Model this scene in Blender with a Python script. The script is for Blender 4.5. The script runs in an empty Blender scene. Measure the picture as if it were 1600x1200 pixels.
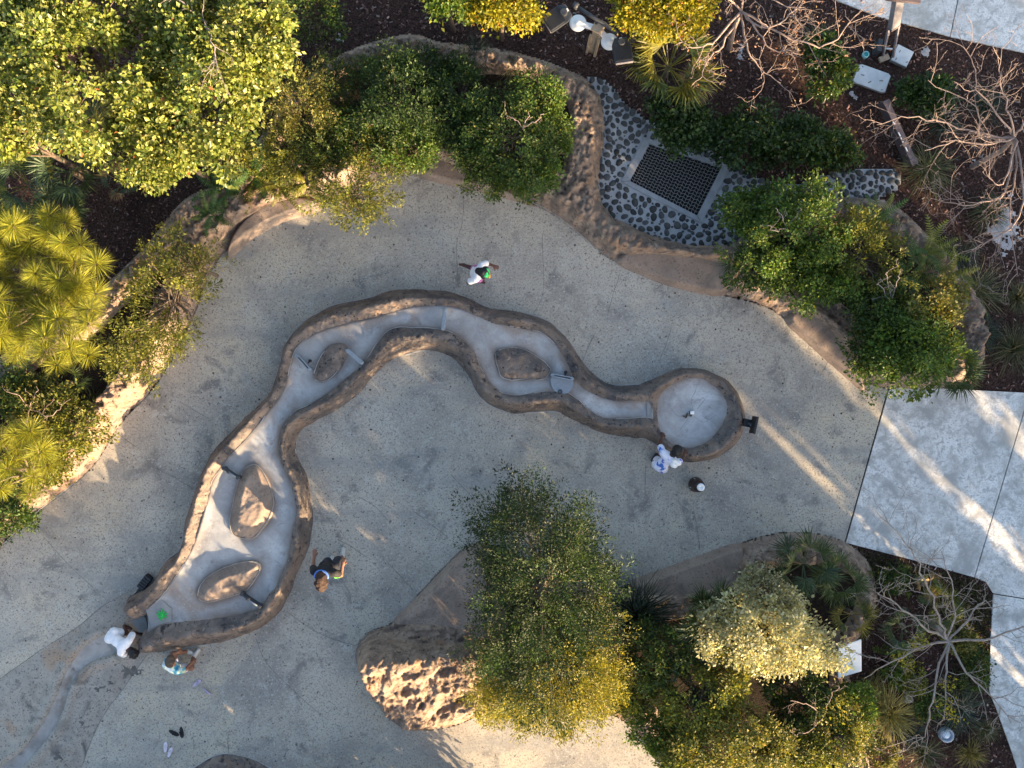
import bpy, bmesh, math, random
import numpy as np
from mathutils import Vector, Matrix, Quaternion

# ------------------------------------------------------------------ camera, sky, sun, exposure
SC = bpy.context.scene
COL = SC.collection
CAM_H = 18.0            # drone height above the plaza, metres
PXM = 80.0              # photograph pixels per metre at plaza level
SUN_EL, SUN_AZ = math.radians(13.5), math.radians(135.0)   # azimuth clockwise from +Y (top of picture)

cam_d = bpy.data.cameras.new('camera'); cam = bpy.data.objects.new('camera', cam_d); COL.objects.link(cam)
cam.location = (0, 0, CAM_H); cam.rotation_euler = (0, 0, 0)
cam_d.sensor_width = 36.0; cam_d.lens = 36.0 * CAM_H / (1600.0 / PXM); cam_d.clip_end = 1000.0
SC.camera = cam

world = bpy.data.worlds.new('World'); SC.world = world; world.use_nodes = True
wn = world.node_tree.nodes; wl = world.node_tree.links
sky = wn.new('ShaderNodeTexSky'); sky.sky_type = 'NISHITA'; sky.sun_disc = False
sky.sun_elevation = SUN_EL; sky.sun_rotation = SUN_AZ; sky.air_density = 1.0; sky.dust_density = 2.0; sky.ozone_density = 0.6
wl.new(sky.outputs[0], wn['Background'].inputs[0]); wn['Background'].inputs[1].default_value = 0.108

sun_d = bpy.data.lights.new('sun', 'SUN'); sun_o = bpy.data.objects.new('sun', sun_d); COL.objects.link(sun_o)
sun_d.energy = 5.0; sun_d.angle = math.radians(0.6); sun_d.color = (1.0, 0.73, 0.43)
SUNV = Vector((math.sin(SUN_AZ) * math.cos(SUN_EL), math.cos(SUN_AZ) * math.cos(SUN_EL), math.sin(SUN_EL)))
sun_o.rotation_euler = SUNV.to_track_quat('Z', 'Y').to_euler(); sun_o.location = SUNV * 40

SC.view_settings.view_transform = 'Standard'; SC.view_settings.look = 'None'
SC.view_settings.gamma = 1.0; SC.view_settings.exposure = 2.22; SC.view_settings.use_curve_mapping = False
SC.render.engine = 'CYCLES'
SC.cycles.use_denoising = True
SC.cycles.max_bounces = 6; SC.cycles.diffuse_bounces = 3; SC.cycles.transmission_bounces = 3; SC.cycles.glossy_bounces = 2

# ------------------------------------------------------------------ helpers
R = math.radians
rng = np.random.default_rng(7)

def W(px, py, z=0.0):
    """world point at height z that stands under photograph pixel (px, py)"""
    k = (CAM_H - z) / CAM_H / PXM
    return Vector(((px - 800.0) * k, (600.0 - py) * k, z))

def Wxy(pts, z=0.0):
    k = (CAM_H - z) / CAM_H / PXM
    a = np.asarray(pts, float)
    return np.stack([(a[:, 0] - 800) * k, (600 - a[:, 1]) * k], 1)

def smooth(pts, closed=True, n=5):
    p = np.asarray(pts, float); m = len(p); out = []
    for i in range(m if closed else m - 1):
        if closed:
            a, b, c, d = p[(i - 1) % m], p[i], p[(i + 1) % m], p[(i + 2) % m]
        else:
            a, b, c, d = p[max(i - 1, 0)], p[i], p[i + 1], p[min(i + 2, m - 1)]
        for k in range(n):
            t = k / n
            out.append(0.5 * ((2 * b) + (-a + c) * t + (2 * a - 5 * b + 4 * c - d) * t * t + (-a + 3 * b - 3 * c + d) * t ** 3))
    if not closed: out.append(p[-1])
    return np.array(out)

def _hash(ix, iy, seed):
    h = (ix.astype(np.int64) * 374761393 + iy.astype(np.int64) * 668265263 + seed * 1442695041) & 0xFFFFFFFF
    h = ((h ^ (h >> 13)) * 1274126177) & 0xFFFFFFFF
    return ((h ^ (h >> 16)) & 0xFFFF) / 65535.0

def vnoise(x, y, seed=0):
    ix = np.floor(x); iy = np.floor(y); fx = x - ix; fy = y - iy
    ix = ix.astype(np.int64); iy = iy.astype(np.int64)
    u = fx * fx * fx * (fx * (fx * 6 - 15) + 10); v = fy * fy * fy * (fy * (fy * 6 - 15) + 10)
    a = _hash(ix, iy, seed); b = _hash(ix + 1, iy, seed); c = _hash(ix, iy + 1, seed); d = _hash(ix + 1, iy + 1, seed)
    return (a * (1 - u) + b * u) * (1 - v) + (c * (1 - u) + d * u) * v

def fbm(x, y, octv=4, seed=0, gain=0.5):
    s = 0; a = 1; t = 0
    for o in range(octv):
        s = s + a * (vnoise(x * 2 ** o + 17.3 * o, y * 2 ** o - 9.1 * o, seed + o) - 0.5); t += a; a *= gain
    return 2 * s / t            # about -1..1

def ridged(x, y, octv=4, seed=0):
    s = 0; a = 1; t = 0
    for o in range(octv):
        s = s + a * (1 - np.abs(2 * vnoise(x * 2 ** o + 5.7 * o, y * 2 ** o + 3.3 * o, seed + o) - 1)); t += a; a *= 0.5
    return s / t

def sdf(X, Y, poly):
    """signed distance, positive inside"""
    P = np.asarray(poly, float); x = X.ravel(); y = Y.ravel()
    d2 = np.full(x.shape, 1e18); ins = np.zeros(x.shape, bool)
    Q = np.roll(P, -1, 0)
    for (ax, ay), (bx, by) in zip(P, Q):
        ex, ey = bx - ax, by - ay; L = ex * ex + ey * ey + 1e-15
        t = np.clip(((x - ax) * ex + (y - ay) * ey) / L, 0, 1)
        dx = x - ax - t * ex; dy = y - ay - t * ey
        np.minimum(d2, dx * dx + dy * dy, out=d2)
        if ey != 0:
            c = ((ay > y) != (by > y)) & (x < ex * (y - ay) / ey + ax)
            ins ^= c
    d = np.sqrt(d2)
    return np.where(ins, d, -d).reshape(X.shape)

def sstep(a, b, x):
    t = np.clip((x - a) / (b - a), 0, 1); return t * t * (3 - 2 * t)

def link(name, me, mats=None, parent=None, smoothed=True):
    if mats is not None and not isinstance(mats, (list, tuple)): mats = [mats]
    for m in (mats or []):
        if m is not None and m.name not in me.materials: me.materials.append(m)
    if smoothed and len(me.polygons):
        me.polygons.foreach_set('use_smooth', np.ones(len(me.polygons), bool))
    o = bpy.data.objects.new(name, me); COL.objects.link(o)
    if parent is not None: o.parent = parent
    return o

def np_mesh(name, V, F, col=None):
    """V (n,3) float, F (m,k) int with k = 3 or 4"""
    me = bpy.data.meshes.new(name); V = np.asarray(V, np.float32); F = np.asarray(F, np.int32)
    n, k = F.shape
    me.vertices.add(len(V)); me.vertices.foreach_set('co', V.ravel())
    me.loops.add(n * k); me.loops.foreach_set('vertex_index', F.ravel())
    me.polygons.add(n); me.polygons.foreach_set('loop_start', np.arange(0, n * k, k, dtype=np.int32))
    me.polygons.foreach_set('loop_total', np.full(n, k, np.int32))
    me.update(calc_edges=True)
    if col is not None:
        a = me.color_attributes.new('Col', 'FLOAT_COLOR', 'POINT')
        c = np.ones((len(V), 4), np.float32); c[:, :3] = col
        a.data.foreach_set('color', c.ravel())
    return me

def tag(o, label, cat=None, group=None, kind=None):
    o['label'] = label
    if cat: o['category'] = cat
    if group: o['group'] = group
    if kind: o['kind'] = kind
    return o

def struct(o, label=None):
    o['kind'] = 'structure'
    if label: o['label'] = label
    return o

def empty(name, loc, rz=0.0):
    o = bpy.data.objects.new(name, None); COL.objects.link(o); o.location = loc; o.rotation_euler = (0, 0, rz)
    o.empty_display_size = 0.1
    return o

def grid_patch(name, zf, lo, hi, step, mats, parent=None, keep=None, matf=None):
    """height field: zf(X,Y)->Z ; keep(X,Y,Z)->bool mask"""
    nx = int((hi[0] - lo[0]) / step) + 1; ny = int((hi[1] - lo[1]) / step) + 1
    X, Y = np.meshgrid(lo[0] + np.arange(nx) * step, lo[1] + np.arange(ny) * step, indexing='ij')
    Z, K = zf(X, Y)
    f = K[:-1, :-1] & K[1:, :-1] & K[1:, 1:] & K[:-1, 1:]
    idx = np.arange(nx * ny).reshape(nx, ny)
    F = np.stack([idx[:-1, :-1][f], idx[1:, :-1][f], idx[1:, 1:][f], idx[:-1, 1:][f]], 1)
    used = np.zeros(nx * ny, bool); used[F.ravel()] = True
    remap = np.cumsum(used) - 1
    V = np.stack([X.ravel(), Y.ravel(), Z.ravel()], 1)[used]
    me = np_mesh(name, V, remap[F])
    return link(name, me, mats, parent)

def slab(name, poly, z0, z1, mat, parent=None, bevel=0.0):
    """extruded plan outline"""
    bm = bmesh.new()
    vs = [bm.verts.new((p[0], p[1], z1)) for p in poly]
    f = bm.faces.new(vs); f.normal_update()
    if f.normal.z < 0: f.normal_flip()
    r = bmesh.ops.extrude_face_region(bm, geom=[f])
    nv = [g for g in r['geom'] if isinstance(g, bmesh.types.BMVert)]
    top = [g for g in r['geom'] if isinstance(g, bmesh.types.BMFace)]
    for v in vs: v.co.z = z0
    if bevel > 0:
        ed = [e for e in bm.edges if e.verts[0].co.z == z1 and e.verts[1].co.z == z1]
        bmesh.ops.bevel(bm, geom=ed, offset=bevel, segments=2, affect='EDGES', profile=0.6)
    bmesh.ops.recalc_face_normals(bm, faces=bm.faces)
    me = bpy.data.meshes.new(name); bm.to_mesh(me); bm.free()
    return link(name, me, mat, parent, smoothed=False)

def box_bm(bm, c, s, rot=None, bevel=0.0):
    m = Matrix.Translation(c) @ (rot.to_4x4() if rot is not None else Matrix.Identity(4)) @ Matrix.Diagonal((s[0], s[1], s[2], 1))
    r = bmesh.ops.create_cube(bm, size=1.0, matrix=m)
    if bevel > 0:
        es = list({e for v in r['verts'] for e in v.link_edges})
        bmesh.ops.bevel(bm, geom=es, offset=bevel, segments=2, affect='EDGES', profile=0.5)

def cyl_bm(bm, a, b, r1, r2=None, seg=16, cap=True):
    a = Vector(a); b = Vector(b); d = b - a; r2 = r1 if r2 is None else r2
    q = d.to_track_quat('Z', 'Y')
    m = Matrix.Translation((a + b) / 2) @ q.to_matrix().to_4x4()
    bmesh.ops.create_cone(bm, cap_ends=cap, segments=seg, radius1=r1, radius2=r2, depth=d.length, matrix=m)

def bm_obj(name, bm, mat, parent=None, smoothed=False):
    bmesh.ops.recalc_face_normals(bm, faces=bm.faces)
    me = bpy.data.meshes.new(name); bm.to_mesh(me); bm.free()
    o = link(name, me, mat, parent, smoothed=smoothed)
    return o

def box(name, c, s, mat, parent=None, rot=None, bevel=0.0):
    bm = bmesh.new(); box_bm(bm, Vector(c), s, rot, bevel); return bm_obj(name, bm, mat, parent)

def cyl(name, a, b, r1, mat, parent=None, r2=None, seg=20, bevel=0.0):
    bm = bmesh.new(); cyl_bm(bm, a, b, r1, r2, seg)
    if bevel > 0:
        es = [e for e in bm.edges if len(e.link_faces) == 2 and any(len(f.verts) > 4 for f in e.link_faces)]
        bmesh.ops.bevel(bm, geom=es, offset=bevel, segments=2, affect='EDGES')
    o = bm_obj(name, bm, mat, parent)
    for p in o.data.polygons: p.use_smooth = len(p.vertices) == 4
    return o

def lathe(name, prof, mat, parent=None, seg=28, loc=(0, 0, 0)):
    V = []; F = []
    for r, z in prof:
        for k in range(seg):
            t = 2 * math.pi * k / seg; V.append((loc[0] + r * math.cos(t), loc[1] + r * math.sin(t), loc[2] + z))
    for i in range(len(prof) - 1):
        for k in range(seg):
            a = i * seg + k; b = i * seg + (k + 1) % seg
            F.append((a, b, b + seg, a + seg))
    me = np_mesh(name, np.array(V), np.array(F))
    return link(name, me, mat, parent)

def tubes(polys, sides=5):
    """polys: list of (pts (n,3), radii (n,)) -> V, F quads"""
    VV = []; FF = []; off = 0
    ang = np.arange(sides) * 2 * np.pi / sides
    for pts, rad in polys:
        pts = np.asarray(pts, float); n = len(pts)
        if n < 2: continue
        T = np.gradient(pts, axis=0); T /= np.linalg.norm(T, axis=1, keepdims=True) + 1e-12
        ref = np.array([0.13, 0.21, 1.0]) if abs(T[0, 2]) < 0.9 else np.array([1.0, 0.1, 0.2])
        U = np.cross(T, ref); U /= np.linalg.norm(U, axis=1, keepdims=True) + 1e-12
        B = np.cross(T, U)
        rad = np.asarray(rad, float)
        ring = pts[:, None, :] + rad[:, None, None] * (np.cos(ang)[None, :, None] * U[:, None, :] + np.sin(ang)[None, :, None] * B[:, None, :])
        VV.append(ring.reshape(-1, 3))
        i = np.arange(n - 1)[:, None] * sides; k = np.arange(sides)[None, :]; k2 = (k + 1) % sides
        F = np.stack([i + k, i + k2, i + sides + k2, i + sides + k], -1).reshape(-1, 4) + off
        FF.append(F); off += n * sides
    return np.concatenate(VV), np.concatenate(FF)

# ------------------------------------------------------------------ materials
def _nodes(name):
    m = bpy.data.materials.new(name); m.use_nodes = True
    nt = m.node_tree; return m, nt, nt.nodes['Principled BSDF'], nt.nodes, nt.links

def ramp_node(N, stops):
    r = N.new('ShaderNodeValToRGB'); e = r.color_ramp.elements
    while len(e) < len(stops): e.new(0.5)
    for k, (p, c) in enumerate(stops):
        e[k].position = p; e[k].color = (c[0], c[1], c[2], 1)
    return r

def mixc(N, L, fac, a, b, mode='MIX'):
    m = N.new('ShaderNodeMix'); m.data_type = 'RGBA'; m.blend_type = mode
    for s, v in ((0, fac), (6, a), (7, b)):
        if isinstance(v, bpy.types.NodeSocket): L.new(v, m.inputs[s])
        elif s == 0: m.inputs[0].default_value = v
        else: m.inputs[s].default_value = (v[0], v[1], v[2], 1)
    return m.outputs[2]

def noise(N, L, pos, scale, detail=5, rough=0.6, dist=0.0):
    n = N.new('ShaderNodeTexNoise'); n.inputs['Scale'].default_value = scale; n.inputs['Detail'].default_value = detail
    n.inputs['Roughness'].default_value = rough; n.inputs['Distortion'].default_value = dist
    if pos is not None: L.new(pos, n.inputs['Vector'])
    return n.outputs['Fac']

def mat_surface(name, stops, scale=2.0, detail=8, rough=0.85, speck=(), blotch=None, bump=0.3, bump_scale=60.0, bump_dist=0.01, spec=0.3, streak=None, objrand=0.0, edge=None):
    """world-anchored mottled surface. speck: (colour, voronoi scale, radius, amount); blotch: (colour, scale, lo, hi)"""
    m, nt, P, N, L = _nodes(name)
    g = N.new('ShaderNodeNewGeometry'); pos = g.outputs['Position']
    f = noise(N, L, pos, scale, detail, 0.62, 0.4)
    r = ramp_node(N, stops); L.new(f, r.inputs[0]); c = r.outputs[0]
    if blotch:
        for colr, sc, lo, hi in blotch:
            b = noise(N, L, pos, sc, 6, 0.65, 0.6)
            mr = N.new('ShaderNodeMapRange'); mr.inputs['From Min'].default_value = lo; mr.inputs['From Max'].default_value = hi
            L.new(b, mr.inputs['Value']); c = mixc(N, L, mr.outputs[0], c, colr)
    if streak:
        colr, sc, lo, hi, stretch = streak
        mp = N.new('ShaderNodeMapping'); mp.inputs['Scale'].default_value = stretch; mp.inputs['Rotation'].default_value = (0, 0, 0.75)
        L.new(pos, mp.inputs['Vector']); b = noise(N, L, mp.outputs[0], sc, 5, 0.6)
        mr = N.new('ShaderNodeMapRange'); mr.inputs['From Min'].default_value = lo; mr.inputs['From Max'].default_value = hi
        L.new(b, mr.inputs['Value']); c = mixc(N, L, mr.outputs[0], c, colr)
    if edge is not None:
        at = N.new('ShaderNodeAttribute'); at.attribute_name = 'edge_brown'; c = mixc(N, L, at.outputs['Fac'], c, edge)
    for colr, sc, rad, prob in speck:
        v = N.new('ShaderNodeTexVoronoi'); v.inputs['Scale'].default_value = sc; L.new(pos, v.inputs['Vector'])
        sep = N.new('ShaderNodeSeparateColor'); L.new(v.outputs['Color'], sep.inputs[0])
        # radius of the fleck varies per cell; cells below the threshold carry none
        a = N.new('ShaderNodeMath'); a.operation = 'SUBTRACT'; L.new(sep.outputs[0], a.inputs[0]); a.inputs[1].default_value = 1 - prob
        b = N.new('ShaderNodeMath'); b.operation = 'MULTIPLY'; L.new(a.outputs[0], b.inputs[0]); b.inputs[1].default_value = rad / prob
        d = N.new('ShaderNodeMath'); d.operation = 'SUBTRACT'; L.new(b.outputs[0], d.inputs[0]); L.new(v.outputs['Distance'], d.inputs[1])
        e = N.new('ShaderNodeMapRange'); e.inputs['From Min'].default_value = -0.02; e.inputs['From Max'].default_value = 0.10; L.new(d.outputs[0], e.inputs['Value'])
        c = mixc(N, L, e.outputs[0], c, colr)
    if objrand > 0:
        oi = N.new('ShaderNodeObjectInfo'); mr = N.new('ShaderNodeMapRange')
        mr.inputs['To Min'].default_value = 1 - objrand; mr.inputs['To Max'].default_value = 1 + objrand
        L.new(oi.outputs['Random'], mr.inputs['Value'])
        h = N.new('ShaderNodeHueSaturation'); L.new(mr.outputs[0], h.inputs['Value']); L.new(c, h.inputs['Color']); c = h.outputs[0]
    L.new(c, P.inputs['Base Color'])
    P.inputs['Roughness'].default_value = rough; P.inputs['Specular IOR Level'].default_value = spec
    if bump > 0:
        bn = noise(N, L, pos, bump_scale, 6, 0.7)
        bp = N.new('ShaderNodeBump'); bp.inputs['Strength'].default_value = bump; bp.inputs['Distance'].default_value = bump_dist
        L.new(bn, bp.inputs['Height']); L.new(bp.outputs[0], P.inputs['Normal'])
    return m

def mat_plain(name, colr, rough=0.6, metal=0.0, var=0.12, scale=30.0, spec=0.4, bump=0.0):
    m, nt, P, N, L = _nodes(name)
    t = N.new('ShaderNodeTexCoord'); f = noise(N, L, t.outputs['Object'], scale, 4)
    lo = [max(0, x * (1 - var)) for x in colr]; hi = [min(1, x * (1 + var)) for x in colr]
    r = ramp_node(N, [(0.3, lo), (0.7, hi)]); L.new(f, r.inputs[0]); L.new(r.outputs[0], P.inputs['Base Color'])
    P.inputs['Roughness'].default_value = rough; P.inputs['Metallic'].default_value = metal; P.inputs['Specular IOR Level'].default_value = spec
    if bump > 0:
        bp = N.new('ShaderNodeBump'); bp.inputs['Strength'].default_value = bump; bp.inputs['Distance'].default_value = 0.004
        L.new(f, bp.inputs['Height']); L.new(bp.outputs[0], P.inputs['Normal'])
    return m

def mat_leaf(name, trans=0.35, rough=0.5, tint=(1.0, 1.0, 1.0), objrand=0.0):
    m, nt, P, N, L = _nodes(name)
    a = N.new('ShaderNodeVertexColor'); a.layer_name = 'Col'; c = a.outputs[0]
    if objrand > 0:
        oi = N.new('ShaderNodeObjectInfo'); mr = N.new('ShaderNodeMapRange')
        mr.inputs['To Min'].default_value = 1 - objrand; mr.inputs['To Max'].default_value = 1 + objrand
        L.new(oi.outputs['Random'], mr.inputs['Value'])
        h = N.new('ShaderNodeHueSaturation'); L.new(mr.outputs[0], h.inputs['Value']); L.new(c, h.inputs['Color']); c = h.outputs[0]
    L.new(c, P.inputs['Base Color']); P.inputs['Roughness'].default_value = rough; P.inputs['Specular IOR Level'].default_value = 0.35
    tr = N.new('ShaderNodeBsdfTranslucent')
    tc = mixc(N, L, 1.0, c, (1.25 * tint[0], 1.15 * tint[1], 0.55 * tint[2]), 'MULTIPLY'); L.new(tc, tr.inputs[0])
    mx = N.new('ShaderNodeMixShader'); mx.inputs[0].default_value = trans
    L.new(P.outputs[0], mx.inputs[1]); L.new(tr.outputs[0], mx.inputs[2]); L.new(mx.outputs[0], N['Material Output'].inputs[0])
    return m

M = {}
M['plaza'] = mat_surface('exposed_aggregate_concrete', [(0.34, (0.315, 0.285, 0.243)), (0.5, (0.405, 0.367, 0.312)), (0.66, (0.485, 0.438, 0.367))], 0.9, 10, 0.9,
    speck=[((0.05, 0.05, 0.055), 15, 0.24, 0.22), ((0.035, 0.035, 0.038), 6.5, 0.18, 0.09)],
    blotch=[((0.25, 0.235, 0.22), 0.55, 0.50, 0.66), ((0.50, 0.43, 0.32), 0.45, 0.53, 0.70), ((0.20, 0.188, 0.175), 1.6, 0.55, 0.66), ((0.43, 0.41, 0.37), 3.1, 0.56, 0.70), ((0.47, 0.445, 0.40), 24, 0.55, 0.63), ((0.235, 0.217, 0.195), 30, 0.525, 0.60), ((0.13, 0.122, 0.114), 17, 0.60, 0.65)],
    streak=((0.25, 0.25, 0.245), 0.8, 0.52, 0.8, (0.35, 2.2, 1)), bump=0.35, bump_scale=55, bump_dist=0.006)
M['walk'] = mat_surface('pale_broom_concrete', [(0.3, (0.55, 0.55, 0.545)), (0.7, (0.74, 0.735, 0.72))], 1.6, 9, 0.9,
    speck=[((0.08, 0.08, 0.08), 4, 0.08, 0.10)],
    blotch=[((0.42, 0.42, 0.42), 30, 0.52, 0.60), ((0.40, 0.395, 0.38), 4, 0.50, 0.64), ((0.37, 0.37, 0.37), 9, 0.53, 0.62), ((0.34, 0.34, 0.335), 1.3, 0.49, 0.64), ((0.33, 0.325, 0.30), 0.9, 0.52, 0.80), ((0.36, 0.33, 0.25), 1.9, 0.62, 0.84)], bump=0.3, bump_scale=80, bump_dist=0.004)
M['mulch'] = mat_surface('dark_mulch', [(0.33, (0.015, 0.0092, 0.008)), (0.5, (0.046, 0.0268, 0.0225)), (0.68, (0.105, 0.061, 0.051))], 26, 8, 0.95,
    blotch=[((0.014, 0.009, 0.009), 1.2, 0.5, 0.8)], bump=0.9, bump_scale=70, bump_dist=0.03, spec=0.1)
M['soil'] = mat_surface('planter_soil', [(0.3, (0.012, 0.009, 0.008)), (0.7, (0.04, 0.03, 0.023))], 14, 8, 0.95, bump=0.9, bump_scale=50, bump_dist=0.03, spec=0.1)
M['rock'] = mat_surface('shaped_sandstone', [(0.30, (0.17, 0.125, 0.10)), (0.5, (0.30, 0.22, 0.17)), (0.70, (0.45, 0.345, 0.265))], 4.2, 10, 0.92,
    blotch=[((0.13, 0.10, 0.088), 3.2, 0.53, 0.66), ((0.33, 0.20, 0.125), 1.3, 0.55, 0.7), ((0.42, 0.34, 0.27), 7.0, 0.57, 0.69), ((0.05, 0.04, 0.037), 12.0, 0.58, 0.66)], bump=1.0, bump_scale=22, bump_dist=0.05)
M['ledge'] = mat_surface('smooth_sandy_ledge', [(0.25, (0.19, 0.145, 0.118)), (0.5, (0.27, 0.205, 0.165)), (0.8, (0.36, 0.285, 0.23))], 1.8, 9, 0.9,
    speck=[((0.10, 0.075, 0.06), 30, 0.4, 0.2)], blotch=[((0.15, 0.12, 0.105), 1.6, 0.52, 0.68), ((0.16, 0.125, 0.105), 22, 0.55, 0.63)], bump=0.35, bump_scale=45, bump_dist=0.012)
M['rim'] = mat_surface('brown_carved_rim', [(0.30, (0.115, 0.094, 0.085)), (0.45, (0.18, 0.145, 0.127)), (0.58, (0.23, 0.183, 0.155)), (0.75, (0.33, 0.262, 0.215))], 4.0, 12, 0.88,
    blotch=[((0.10, 0.088, 0.088), 1.6, 0.49, 0.64), ((0.22, 0.155, 0.115), 2.9, 0.56, 0.68), ((0.045, 0.040, 0.042), 7.0, 0.56, 0.66), ((0.32, 0.26, 0.22), 9.0, 0.59, 0.70)], speck=[((0.035, 0.03, 0.03), 18, 0.4, 0.3), ((0.26, 0.2, 0.16), 24, .4, .25)], bump=1.0, bump_scale=20, bump_dist=0.04)
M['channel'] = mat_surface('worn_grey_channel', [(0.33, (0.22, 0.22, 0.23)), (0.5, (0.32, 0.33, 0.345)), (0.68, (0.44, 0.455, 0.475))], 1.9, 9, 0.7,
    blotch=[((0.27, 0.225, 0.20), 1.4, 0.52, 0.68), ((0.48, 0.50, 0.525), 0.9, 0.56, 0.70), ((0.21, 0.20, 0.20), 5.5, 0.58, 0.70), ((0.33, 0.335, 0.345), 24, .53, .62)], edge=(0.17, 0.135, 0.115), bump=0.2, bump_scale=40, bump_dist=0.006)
M['sandbed'] = mat_surface('sandy_stream_margin', [(0.33, (0.24, 0.215, 0.19)), (0.5, (0.33, 0.30, 0.265)), (0.67, (0.41, 0.37, 0.315))], 2.0, 9, 0.92,
    blotch=[((0.13, 0.12, 0.115), 2.0, 0.53, 0.68), ((0.36, 0.25, 0.17), 1.2, 0.55, 0.72), ((0.14, 0.13, 0.125), 24, 0.55, 0.62)], speck=[((0.06, 0.055, 0.05), 30, 0.4, 0.2)], bump=0.35, bump_scale=45, bump_dist=0.01)
M['rill'] = mat_surface('grey_stream_bed', [(0.33, (0.23, 0.215, 0.205)), (0.5, (0.33, 0.31, 0.295)), (0.68, (0.43, 0.41, 0.39))], 1.9, 9, 0.7, blotch=[((0.22, 0.18, 0.15), 1.4, 0.52, 0.68), ((0.15, 0.14, 0.14), 5.5, 0.56, 0.68)], bump=0.2, bump_scale=40, bump_dist=0.006)
M['stain'] = mat_plain('damp_dark_stain', (0.12, 0.112, 0.105), 0.9, 0, 0.3, 9)
M['joint'] = mat_plain('dark_joint', (0.15, 0.143, 0.13), 0.95, 0, 0.4, 9)
M['seam'] = mat_surface('pale_mortar_seam', [(0.3, (0.25, 0.25, 0.25)), (0.7, (0.46, 0.455, 0.44))], 7, 6, 0.9, bump=0.2)
M['mortar'] = mat_surface('pale_mortar_bed', [(0.3, (0.25, 0.255, 0.265)), (0.7, (0.37, 0.38, 0.395))], 6, 8, 0.9, bump=0.4, bump_scale=50)
M['cobble'] = mat_surface('dark_river_cobble', [(0.3, (0.026, 0.028, 0.030)), (0.7, (0.066, 0.068, 0.068))], 9, 6, 0.6, bump=0.15, objrand=0.45)
M['curb'] = mat_surface('grate_surround_concrete', [(0.3, (0.22, 0.225, 0.235)), (0.7, (0.31, 0.32, 0.335))], 6, 8, 0.85, bump=0.2, speck=[((0.12, 0.12, 0.12), 12, 0.2, 0.2)])
M['sand'] = mat_surface('pale_sand', [(0.3, (0.22, 0.21, 0.22)), (0.7, (0.46, 0.45, 0.46))], 12, 8, 0.95, bump=0.5)
M['steel'] = mat_plain('galvanised_bar', (0.22, 0.21, 0.20), 0.6, 0.2, 0.2)
M['void'] = mat_plain('drain_pit', (0.012, 0.012, 0.014), 0.9)
M['slate'] = mat_surface('slate_slab', [(0.3, (0.17, 0.175, 0.18)), (0.7, (0.27, 0.275, 0.28))], 4, 8, 0.7, bump=0.2)
M['gate'] = mat_plain('grey_powder_coat', (0.22, 0.255, 0.30), 0.5, 0.1, 0.15)
M['black'] = mat_plain('black_powder_coat', (0.012, 0.012, 0.015), 0.45, 0.0, 0.2)
M['darkgrey'] = mat_plain('dark_grey_housing', (0.05, 0.053, 0.06), 0.5, 0.0, 0.2)
M['white'] = mat_plain('white_enamel', (0.80, 0.80, 0.80), 0.45, 0, 0.04)
M['offwhite'] = mat_surface('weathered_white_plastic', [(0.3, (0.50, 0.52, 0.53)), (0.7, (0.66, 0.67, 0.67))], 5, 7, 0.6, blotch=[((0.36, 0.35, 0.32), 3, 0.6, 0.85)], bump=0.05)
M['teal'] = mat_plain('teal_cap', (0.02, 0.26, 0.27), 0.5)
M['tealrim'] = mat_plain('pale_teal_rim', (0.30, 0.55, 0.56), 0.5)
M['bronze'] = mat_surface('weathered_bronze_steel', [(0.3, (0.085, 0.065, 0.07)), (0.7, (0.16, 0.125, 0.125))], 7, 8, 0.6, blotch=[((0.26, 0.20, 0.18), 5, 0.62, 0.8)], bump=0.15)
M['steelpost'] = mat_surface('grey_brown_post', [(0.3, (0.17, 0.15, 0.16)), (0.7, (0.27, 0.245, 0.25))], 6, 8, 0.6, bump=0.15)
M['wood'] = mat_surface('sun_bleached_timber', [(0.3, (0.30, 0.22, 0.15)), (0.7, (0.48, 0.38, 0.28))], 8, 7, 0.8, bump=0.3)
M['barkgrey'] = mat_surface('pale_grey_bark', [(0.3, (0.17, 0.14, 0.125)), (0.7, (0.34, 0.29, 0.26))], 16, 7, 0.85, bump=0.5, bump_scale=60)
M['barkpink'] = mat_surface('pinkish_bare_bark', [(0.3, (0.19, 0.135, 0.12)), (0.7, (0.34, 0.26, 0.225))], 16, 7, 0.85, bump=0.5, bump_scale=60)
M['bark'] = mat_surface('brown_bark', [(0.3, (0.06, 0.045, 0.035)), (0.7, (0.17, 0.13, 0.10))], 14, 7, 0.9, bump=0.6, bump_scale=50)
M['brownpl'] = mat_plain('dark_brown_drum', (0.030, 0.014, 0.014), 0.4, 0, 0.3)
M['green'] = mat_plain('bright_green_plastic', (0.015, 0.42, 0.07), 0.45, 0, 0.1)
M['lime'] = mat_plain('lime_green_fabric', (0.16, 0.72, 0.05), 0.6, 0, 0.15)
M['leaf'] = mat_leaf('leaf', 0.34, 0.5)
M['leafglossy'] = mat_leaf('glossy_leaf', 0.28, 0.36)
M['needle'] = mat_leaf('needle', 0.40, 0.5, objrand=0.25)
M['blade'] = mat_leaf('blade', 0.28, 0.45, objrand=0.25)
M['chip'] = mat_leaf('bark_chip', 0.0, 0.9)

# ------------------------------------------------------------------ ground, plaza, walkways
me = np_mesh('ground', np.array([(-250, -250, -0.03), (250, -250, -0.03), (250, 250, -0.03), (-250, 250, -0.03)]), np.array([(0, 1, 2, 3)]))
struct(link('ground', me, M['mulch'], smoothed=False), 'dark reddish brown mulch of the planting beds')

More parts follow.
